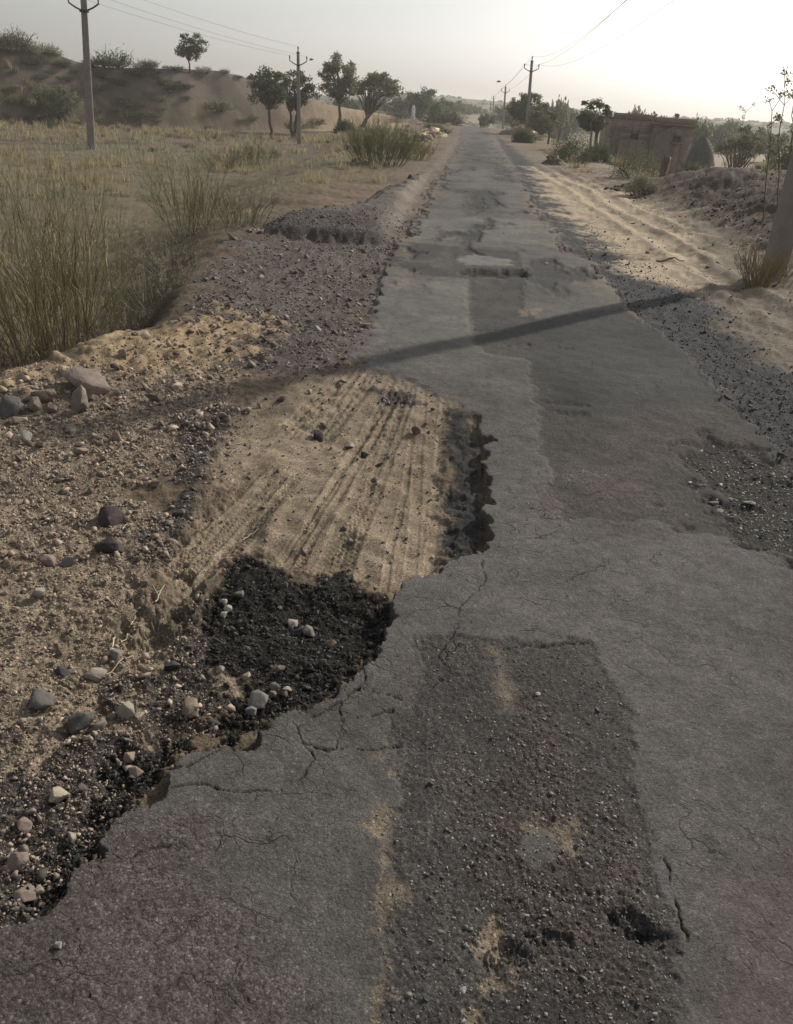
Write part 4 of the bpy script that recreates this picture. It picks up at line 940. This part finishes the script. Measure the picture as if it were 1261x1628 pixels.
# grass (stuff)
def grass(name, n, region, h, wd, m, lab, lean=.35, K=3, dens=None, clump=.0):
    x, y = region(n)
    if dens is not None:
        k = rng.uniform(0, 1, n) < dens(x, y); x = x[k]; y = y[k]
    n = len(x); z = gz(x, y); hh = h*rng.lognormal(0, .3, n); mb = MB(); a = rng.uniform(0, 2*np.pi, n)
    le = np.stack([np.cos(a), np.sin(a)], 1)*(hh*lean*rng.uniform(.2, 1.4, n))[:, None]
    mb.blades(np.stack([x, y, z-.02], 1), hh, le, wd*rng.uniform(.7, 1.4, n)*np.maximum(1, np.hypot(x, y)/12), K, rng.uniform(0, 1, n)); o = mb.build(name, m); tag(o, lab, 'grass', kind='stuff'); print(name, n); return o
def tufts(nt_, per, y0, y1, u0, u1, spread, cond=None, p=1.3):
    def f(n):
        uu = rng.uniform(0, 1, nt_); ty = (y0**p+(y1**p-y0**p)*uu)**(1/p); tx = rng.uniform(u0, u1, nt_)*ty
        if cond is not None:
            k = cond(tx, ty); tx = tx[k]; ty = ty[k]
        k = rng.integers(0, len(tx), n); s = spread*rng.lognormal(0, .4, len(tx))[k]
        return tx[k]+rng.normal(0, 1, n)*s, ty[k]+rng.normal(0, 1, n)*s
    return f
fieldL = lambda x, y: (x < -3.2-.03*y) & (fbm(x, y, .12, 3, 201) > -.12)
grass('dry_grass', 17000, tufts(800, 0, 20, 58, -.62, -.06, .10, lambda x, y: (x < -4.5) & (fbm(x, y, .12, 3, 201)+.5*ss(34, 44, y)-.25*(x/y > -.22) > .08)), .27, .006, M_dry, 'dry straw coloured grass in tufts across the left field')
grass('green_grass', 6000, tufts(420, 0, 18, 60, -.62, -.05, .2, lambda x, y: (x < -3.6) & (fbm(x, y, .1, 3, 205) > -.05)), .22, .006, M_grs, 'low grey green grass in patches over the left field')
grass('short_turf', 8000, tufts(1800, 0, 9, 34, -.55, -.1, .12, lambda x, y: (x < -3.2) & (fbm(x, y, .25, 3, 207) > -.15), .8), .07, .006, M_grs, 'very short grass cover between the left verge and the field')
grass('right_grass', 14000, tufts(500, 0, 24, 75, .14, .50, .22, lambda x, y: (x > 6.2) & (fbm(x, y, .1, 3, 211) > .05)), .34, .007, M_dry, 'pale dry grass on the bright field at the right')
grass('verge_grass', 9000, tufts(260, 0, 18, 85, -.2, .14, .12, lambda x, y: ((x < -1.6) & (x > -5)) | ((x > 3.4) & (x < 7) & (y > 26))), .16, .006, M_dry, 'sparse dry grass along both verges farther down the road')
fr = np.random.default_rng(77); nb = 1500; fy = fr.uniform(92**.5, 480**.5, nb)**2; fu = fr.uniform(-.3, .5, nb); fx = fu*fy
k = (np.abs(fx-1.0-.004*fy) > 2.6) & (fbm(fx, fy, .02, 3, 221) > -.25); fx = fx[k]; fy = fy[k]; fz = gz(fx, fy); nb = len(fx); kk = np.repeat(np.arange(nb), 42); sz = fr.lognormal(.05, .35, nb)[kk]
q = fr.normal(0, 1, (len(kk), 3)); q /= np.linalg.norm(q, axis=1, keepdims=True); q *= fr.uniform(.2, 1, (len(kk), 1))**.4; q = q*np.array([1.3, 1.3, .8])*sz[:, None]; q[:, 2] = np.abs(q[:, 2])
mb = MB(); mb.leaves(q+np.stack([fx[kk], fy[kk], fz[kk]], 1), np.maximum(.14, fy[kk]*.0018)*fr.uniform(.7, 1.6, len(kk)), .6, up=.4, tint=fr.uniform(0, 1, len(kk)))
o = mb.build('far_scrub', M_leafg); tag(o, 'far grey green scrub covering the plain up to the ridge', 'scrub', kind='stuff')

# ------------------------------------------------------------------ buildings and small structures at the right
M_mud = mat('mud_brick_wall', (.24,.185,.155), .95, bump=.6, bscale=14, var=.22, vscale=1.6)
t_ = M_mud.node_tree; tc_ = t_.nodes.new('ShaderNodeTexCoord'); cb_ = t_.nodes.new('ShaderNodeVectorMath'); cb_.operation = 'MULTIPLY'; cb_.inputs[1].default_value = (1, 1, 1)
sp_ = t_.nodes.new('ShaderNodeSeparateXYZ'); t_.links.new(tc_.outputs['Object'], sp_.inputs[0]); cx_ = t_.nodes.new('ShaderNodeCombineXYZ'); ad_ = t_.nodes.new('ShaderNodeMath'); t_.links.new(sp_.outputs[0], ad_.inputs[0]); t_.links.new(sp_.outputs[1], ad_.inputs[1])
t_.links.new(ad_.outputs[0], cx_.inputs[0]); t_.links.new(sp_.outputs[2], cx_.inputs[1]); bk_ = t_.nodes.new('ShaderNodeTexBrick'); bk_.inputs['Scale'].default_value = 2.6; bk_.inputs['Mortar Size'].default_value = .03
bk_.inputs['Color1'].default_value = (1.05, 1.02, 1., 1); bk_.inputs['Color2'].default_value = (.82, .80, .80, 1); bk_.inputs['Mortar'].default_value = (.6, .58, .58, 1); t_.links.new(cx_.outputs[0], bk_.inputs['Vector'])
b_ = t_.nodes['Principled BSDF']; src_ = b_.inputs['Base Color'].links[0].from_socket; mm_ = t_.nodes.new('ShaderNodeVectorMath'); mm_.operation = 'MULTIPLY'; t_.links.new(src_, mm_.inputs[0]); t_.links.new(bk_.outputs['Color'], mm_.inputs[1]); t_.links.new(mm_.outputs[0], b_.inputs['Base Color'])
M_mudd = mat('mud_roof_edge', (.13,.10,.088), .95, bump=.4, bscale=14)
M_holl = mat('painted_dark_interior', (.015,.013,.012), 1.)  # near-black panels painting the unlit inside behind the openings
M_thatch = mat('grey_thatch', (.075,.073,.073), .95, bump=.8, bscale=25, var=.3, vscale=6)
M_red = mat('red_painted_post', (.10,.052,.045), .8, var=.3, vscale=8)
M_white = mat('whitewashed_stone', (.62,.60,.57), .8, var=.1); M_wood = mat('grey_wood', (.11,.09,.075), .9, var=.2)
HY = 52.
def X_(px, y=HY): return at(px, 215, y)[0]
def Zt(px, py, y=HY): return at(px, py, y)[2]
zg = smooth_at(X_(1035), HY)-.15
root = empty('mud_brick_house', (X_(1035), HY, zg)); tag(root, 'low flat roofed brown mud brick house with a small square window', 'house')
ox = X_(1035)
def wall_open(mb, x0, x1, y, t, z0, z1, holes):
    """wall slab along x with rectangular openings: butted boxes"""
    xs = sorted({x0, x1}|{h[0] for h in holes}|{h[1] for h in holes}); zs = sorted({z0, z1}|{h[2] for h in holes}|{h[3] for h in holes})
    for a, b in zip(xs[:-1], xs[1:]):
        for c, d in zip(zs[:-1], zs[1:]):
            if any(a >= h[0]-1e-6 and b <= h[1]+1e-6 and c >= h[2]-1e-6 and d <= h[3]+1e-6 for h in holes): continue
            mb.box(((a+b)/2-ox, y-HY, (c+d)/2-zg), (b-a, t, d-c))
xl, xm, xr = X_(969), X_(1036), X_(1097)
ztl = Zt(1000, 190); ztr = Zt(1066, 200)
mb = MB()
wx0, wx1, wz0, wz1 = X_(1066), X_(1079), Zt(1072, 225), Zt(1072, 216)
wall_open(mb, xm, xr, HY-.6, .25, zg, ztr, [(wx0, wx1, wz0, wz1)])
mb.box(((xr-ox)-.125, 1.2, (ztr-zg)/2), (.25, 3.3, ztr-zg)); mb.box(((xm-ox)+.125, 1.2, (ztr-zg)/2), (.25, 3.3, ztr-zg)); mb.box(((xm+xr)/2-ox, 2.95, (ztr-zg)/2), (xr-xm, .2, ztr-zg))
mb.build('front_wall', M_mud, root)
mb = MB(); dx0, dx1, dz1 = X_(972), X_(985), Zt(978, 208)
wall_open(mb, xl, xm-.003, HY+.1, .25, zg, ztl, [(X_(1003), X_(1016), Zt(1010, 222), Zt(1010, 212))])
mb.box(((xl-ox)+.125, 1.9, (ztl-zg)/2), (.25, 3.3, ztl-zg)); mb.box(((xl+xm)/2-ox, 3.6, (ztl-zg)/2), (xm-xl, .2, ztl-zg)); mb.build('side_wall', M_mud, root)
mb = MB(); mb.box(((xm+xr)/2-ox, 1.1, ztr-zg+.06), (xr-xm+.3, 4.1, .12)); r1 = mb.build('roof', M_mudd, root)
mb = MB(); mb.box(((xm+xr)/2-ox, -.72, ztr-zg+.255), (xr-xm-.1, .16, .27)); mb.box(((xm+xr)/2-ox+.2, 2.8, ztr-zg+.255), (xr-xm-.4, .16, .27)); mb.build('parapet', M_mud, r1)
mb = MB(); mb.box(((xl+xm)/2-ox-.05, 1.9, ztl-zg+.05), (xm-xl-.02, 3.9, .1)); r2 = mb.build('roof', M_mudd, root)
mb = MB(); mb.box(((xl+xm)/2-ox-.05, .07, ztl-zg+.2), (xm-xl-.3, .15, .2)); mb.build('parapet', M_mud, r2)
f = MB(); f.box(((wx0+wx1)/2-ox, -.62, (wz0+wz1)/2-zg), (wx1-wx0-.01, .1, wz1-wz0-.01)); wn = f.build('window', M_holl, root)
f = MB(); f.box(((wx0+wx1)/2-ox-.05, -.80, wz0-zg-.05), (wx1-wx0+.35, .2, .07)); f.build('sill', M_mud, wn)
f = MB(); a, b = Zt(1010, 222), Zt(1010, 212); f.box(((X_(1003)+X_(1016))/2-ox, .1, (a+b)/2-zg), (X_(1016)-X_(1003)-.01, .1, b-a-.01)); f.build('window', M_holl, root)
f = MB(); f.box(((dx0+dx1)/2-ox, -.06, (zg+.1+dz1)/2-zg), (dx1-dx0, .07, dz1-zg-.1)); f.build('door', M_wood, root)
st = MB(); n = 9
for k in range(n):
    q = k/(n-1); xx = X_(1036)+(X_(1058)-X_(1036))*q; hz = Zt(1036, 214)+(ztr-.05-Zt(1036, 214))*q
    st.box((xx-ox, -.985, (hz-zg)/2), ((X_(1058)-X_(1036))/(n-1)+.004*(k % 2), .5, hz-zg))
st.build('staircase', M_mudd, root)
# hut
hy = 47.; hx = at(1116, 240, hy)[0]; hz0 = smooth_at(hx, hy)-.05; ht = at(1116, 217, hy)[2]-hz0; hw = 38/F*hy
root = empty('thatched_hut', (hx, hy, hz0)); tag(root, 'small round dark hut with a grey thatched roof beside the house', 'hut')
K = 20; mb = MB(); t = np.linspace(0, 1, 8); mb.tubes([np.stack([0*t, 0*t, t*ht*.55], 1)], np.full((1, 8), hw*.44)*(1+.02*rng.normal(size=(1, 8))), 20, False); mb.build('wall', M_mudd, root)
mb = MB(); mb.tubes([np.stack([0*t, 0*t, ht*.48+t*ht*.52], 1)], (hw*.54*np.array([1, .97, .91, .83, .72, .56, .36, .08]))[None], 24, False)
rf = mb.build('roof', M_thatch, root); lf = MB(); n = 1500; a = rng.uniform(0, 6.28, n); q = rng.uniform(0, 1, n)**.6; C0 = np.stack([np.cos(a)*hw*.56*q, np.sin(a)*hw*.56*q, ht*(1.0-.5*q)], 1); lf.leaves(C0, .11, .15, tint=rng.uniform(0, 1, n)); lf.build('thatch_tufts', M_thatch, rf)
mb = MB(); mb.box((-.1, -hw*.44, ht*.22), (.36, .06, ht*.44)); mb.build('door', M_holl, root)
# red marker post
yy = 29.; p0 = at(1054, 274, yy); p1 = at(1063, 246, yy); b = smooth_at(p0[0], yy); root = empty('marker_post', (p0[0], yy, b-.05)); tag(root, 'leaning red stone marker post in front of the house', 'post')
mb = MB(); mb.tubes([np.stack([np.linspace(0, p1[0]-p0[0], 8), np.zeros(8), np.linspace(0, p1[2]-b, 8)], 1)], np.array([[.13,.13,.128,.125,.125,.12,.12,.10]]), 4); mb.build('shaft', M_red, root)
mb = MB(); mb.tubes([np.stack([np.linspace(0, .0, 8), np.zeros(8), np.linspace(0, .12, 8)], 1)], np.full((1, 8), .17), 4); mb.build('footing', M_conc, root)
# milestone at the left roadside
yy = 100.; p = at(657, 181, yy); b = smooth_at(p[0], yy); h = at(657, 167, yy)[2]-b
mb = MB(); w_ = .36; mb.box((0, 0, h*.38), (w_, .3, h*.76)); t = np.linspace(0, np.pi, 9); V = [[math.cos(a)*w_/2, s*.15, h*.76+math.sin(a)*h*.24] for s in (-1, 1) for a in t]
mb.add(V, [np.array([[k, k+1, k+10, k+9] for k in range(8)]), np.array([[0, k+1, k] for k in range(1, 8)]+[[9, 9+k, 10+k] for k in range(1, 8)])])
o = mb.build('milestone', M_white); o.location = (p[0], yy, b); tag(o, 'white round topped milestone among the bushes left of the road', 'milestone')
# fence stakes by the right verge
for k, (px, py, yt, yy, lab) in enumerate([(873,216,198,52,'dark wooden stake on the right verge, nearest of the fence stakes'),(889,212,196,58,'thin dark stake right of the nearest one'),(940,225,206,44,'grey stake in front of the forked tree')]):
    a = at(px, py, yy); b = smooth_at(a[0], yy); h = max(.6, at(px, yt, yy)[2]-b); mb = MB(); q = np.linspace(0, 1, 8)
    mb.tubes([np.stack([.06*q*math.sin(k*2), .02*np.sin(q*6), h*q], 1)], np.array([[.07,.068,.065,.062,.06,.055,.05,.035]]), 6); o = mb.build('stake', M_wood); o.location = (a[0], yy, b-.05); tag(o, lab, 'stake', None)
# heaps
def heap(name, px, py, yy, wpx, h, m, lab, cat, seed, chunks=0, cm=None, csize=.15, depth=.7):
    r = np.random.default_rng(seed); c = at(px, py, yy); b = smooth_at(c[0], yy); wd = wpx/F*yy; n = 34
    a = np.linspace(0, 2*np.pi, 40, endpoint=False); q = np.linspace(1, 0, n)[:, None]; X0 = np.cos(a)*q*wd/2; Y0 = np.sin(a)*q*wd/2*depth
    X0 = X0*(1+.15*perlin(np.cos(a)*1.5+seed, np.sin(a)*1.5, seed)); Z0 = h*(1-q**1.6)*(1+.0*a)+.22*h*fbm(X0+seed*9, Y0, 2.2/max(wd, 1)*2, 4, seed)*np.minimum(1, (1-q)*5)-.06
    V = np.stack([X0, Y0, Z0], -1).reshape(-1, 3); i = np.arange(n-1)[:, None]*40; j = np.arange(40)[None]; Q = np.stack([i+j, i+(j+1) % 40, i+40+(j+1) % 40, i+40+j], -1).reshape(-1, 4)
    if chunks:
        root = empty(name, (c[0], yy, b)); mesh_obj('soil', V, Q, m, root, smooth=True); mb = MB()
        for k in range(chunks):
            t = r.integers(0, len(V)); s = csize*r.lognormal(0, .4); VV, FF = rock_shape(1, r, 8); mb.add(V[t]+VV*np.array([.6, .5, .35])*s, FF, r.uniform(0, 1))
        ch = mb.build('rubble', cm, root); ch['kind'] = 'stuff'; o = root
    else: o = mesh_obj(name, V, Q, m, smooth=True); o.location = (c[0], yy, b)
    tag(o, lab, cat); return o
M_soil = mat('dark_soil', (.10,.08,.065), .95, bump=.8, bscale=10, var=.3, vscale=3); M_soil2 = mat('grey_soil', (.17,.145,.12), .95, bump=.8, bscale=10, var=.25, vscale=3); M_rub = mat('yellow_rubble', (.30,.20,.13), .9, col2=(.62,.54,.40), var=.2)
heap('soil_heap', 827, 210, 66, 62, .62, M_soil2, 'grey soil heap capped with pale rubble on the right verge', 'heap', 5, 70, M_rub, .22)
heap('rubble_heap', 672, 222, 46, 40, .42, M_soil, 'brown earth heap strewn with yellow rubble left of the road', 'heap', 6, 150, M_rub, .2, 2.2)
heap('rubble_heap', 688, 214, 54, 44, .3, M_soil, 'flatter heap of yellow rubble behind the brown one', 'heap', 7, 160, M_rub, .24, 2.)
heap('soil_heap', 880, 262, 32, 40, .28, M_soil, 'low dark soil heap under the dense dark green bush', 'heap', 8, 20, M_soil2, .12, 1.2)
heap('soil_heap', 1000, 300, 22.5, 70, .10, M_soil, 'flat heap of dark clods at the foot of the soil bank', 'heap', 9, 200, M_soil, .09, .8)
x, y = hit(703, 190, 60, 160)[:2]
# thorn brush pile
r = np.random.default_rng(88); mb = MB(); n = 500; P0 = r.normal(0, 1, (n, 3))*[.8, .6, .22]+[0, 0, .35]; D = r.normal(0, 1, (n, 3))*[.5, .4, .28]; tt = np.linspace(-.5, .5, 5)
mb.tubes(P0[:, None]+D[:, None]*tt[None, :, None]+r.normal(0, .05, (n, 5, 3)), np.full((n, 5), .03), 3, False, r.uniform(0, 1, n)); mb.box((0, 0, .12), (2.6, 1.6, .24), taper=.5); o = mb.build('brush_pile', M_dead); o['kind'] = 'stuff'; pp = at(705, 190, 88); o.location = (pp[0], 88, smooth_at(pp[0], 88)); tag(o, 'dark pile of cut thorn brush left of the road crest', 'brush pile')
# birds
M_bird = mat('dark_bird', (.03,.03,.03), .8)
for px, py, yy, lab in [(495, 95, 52, 'small dark bird flying right of the slim forked pole'), (793, 130, 80, 'tiny bird gliding left of the distant pole')]:
    mb = MB(); t = np.linspace(-1, 1, 9); s = .15*yy/60
    mb.tubes([np.stack([t*s, 0*t, .02*t], 1)], (s*.22*np.sqrt(np.maximum(0, 1-t**2))+.004)[None], 8); root = mb.build('bird', M_bird)
    for sg in (-1, 1):
        wg = MB(); q = np.linspace(0, 1, 6); V = np.concatenate([np.stack([.25*s-.3*s*q+.2*s*np.sin(q*3), sg*q*s*1.6, s*.5*np.sin(q*2.4)], 1), np.stack([-.25*s-.2*s*q, sg*q*s*1.6, s*.5*np.sin(q*2.4)+.01], 1)])
        wg.add(V, np.array([[k, k+1, k+7, k+6] for k in range(5)])); wg.build('wing', M_bird, root)
    p = at(px, py, yy); root.location = p; tag(root, lab, 'bird')

# ------------------------------------------------------------------ haze
def boxmesh(name, a, b, m):
    mb = MB(); a = np.array(a); b = np.array(b); mb.box((a+b)/2, b-a); return mb.build(name, m)
mh = bpy.data.materials.new('haze_air'); mh.use_nodes = True; n = mh.node_tree.nodes; n.clear(); o_ = n.new('ShaderNodeOutputMaterial'); v = n.new('ShaderNodeVolumePrincipled')
v.inputs['Color'].default_value = (.93, .92, .88, 1); v.inputs['Density'].default_value = .0009; v.inputs['Anisotropy'].default_value = .3
mh.node_tree.links.new(v.outputs[0], o_.inputs['Volume'])
hz = boxmesh('haze', (-1300, -1300, float(gzz.min())-1), (1300, 1300, 14), mh); tag(hz, kind='stuff')
print('objects', len(bpy.data.objects), 'tris', sum(len(o.data.polygons) for o in bpy.data.objects if o.type == 'MESH'))
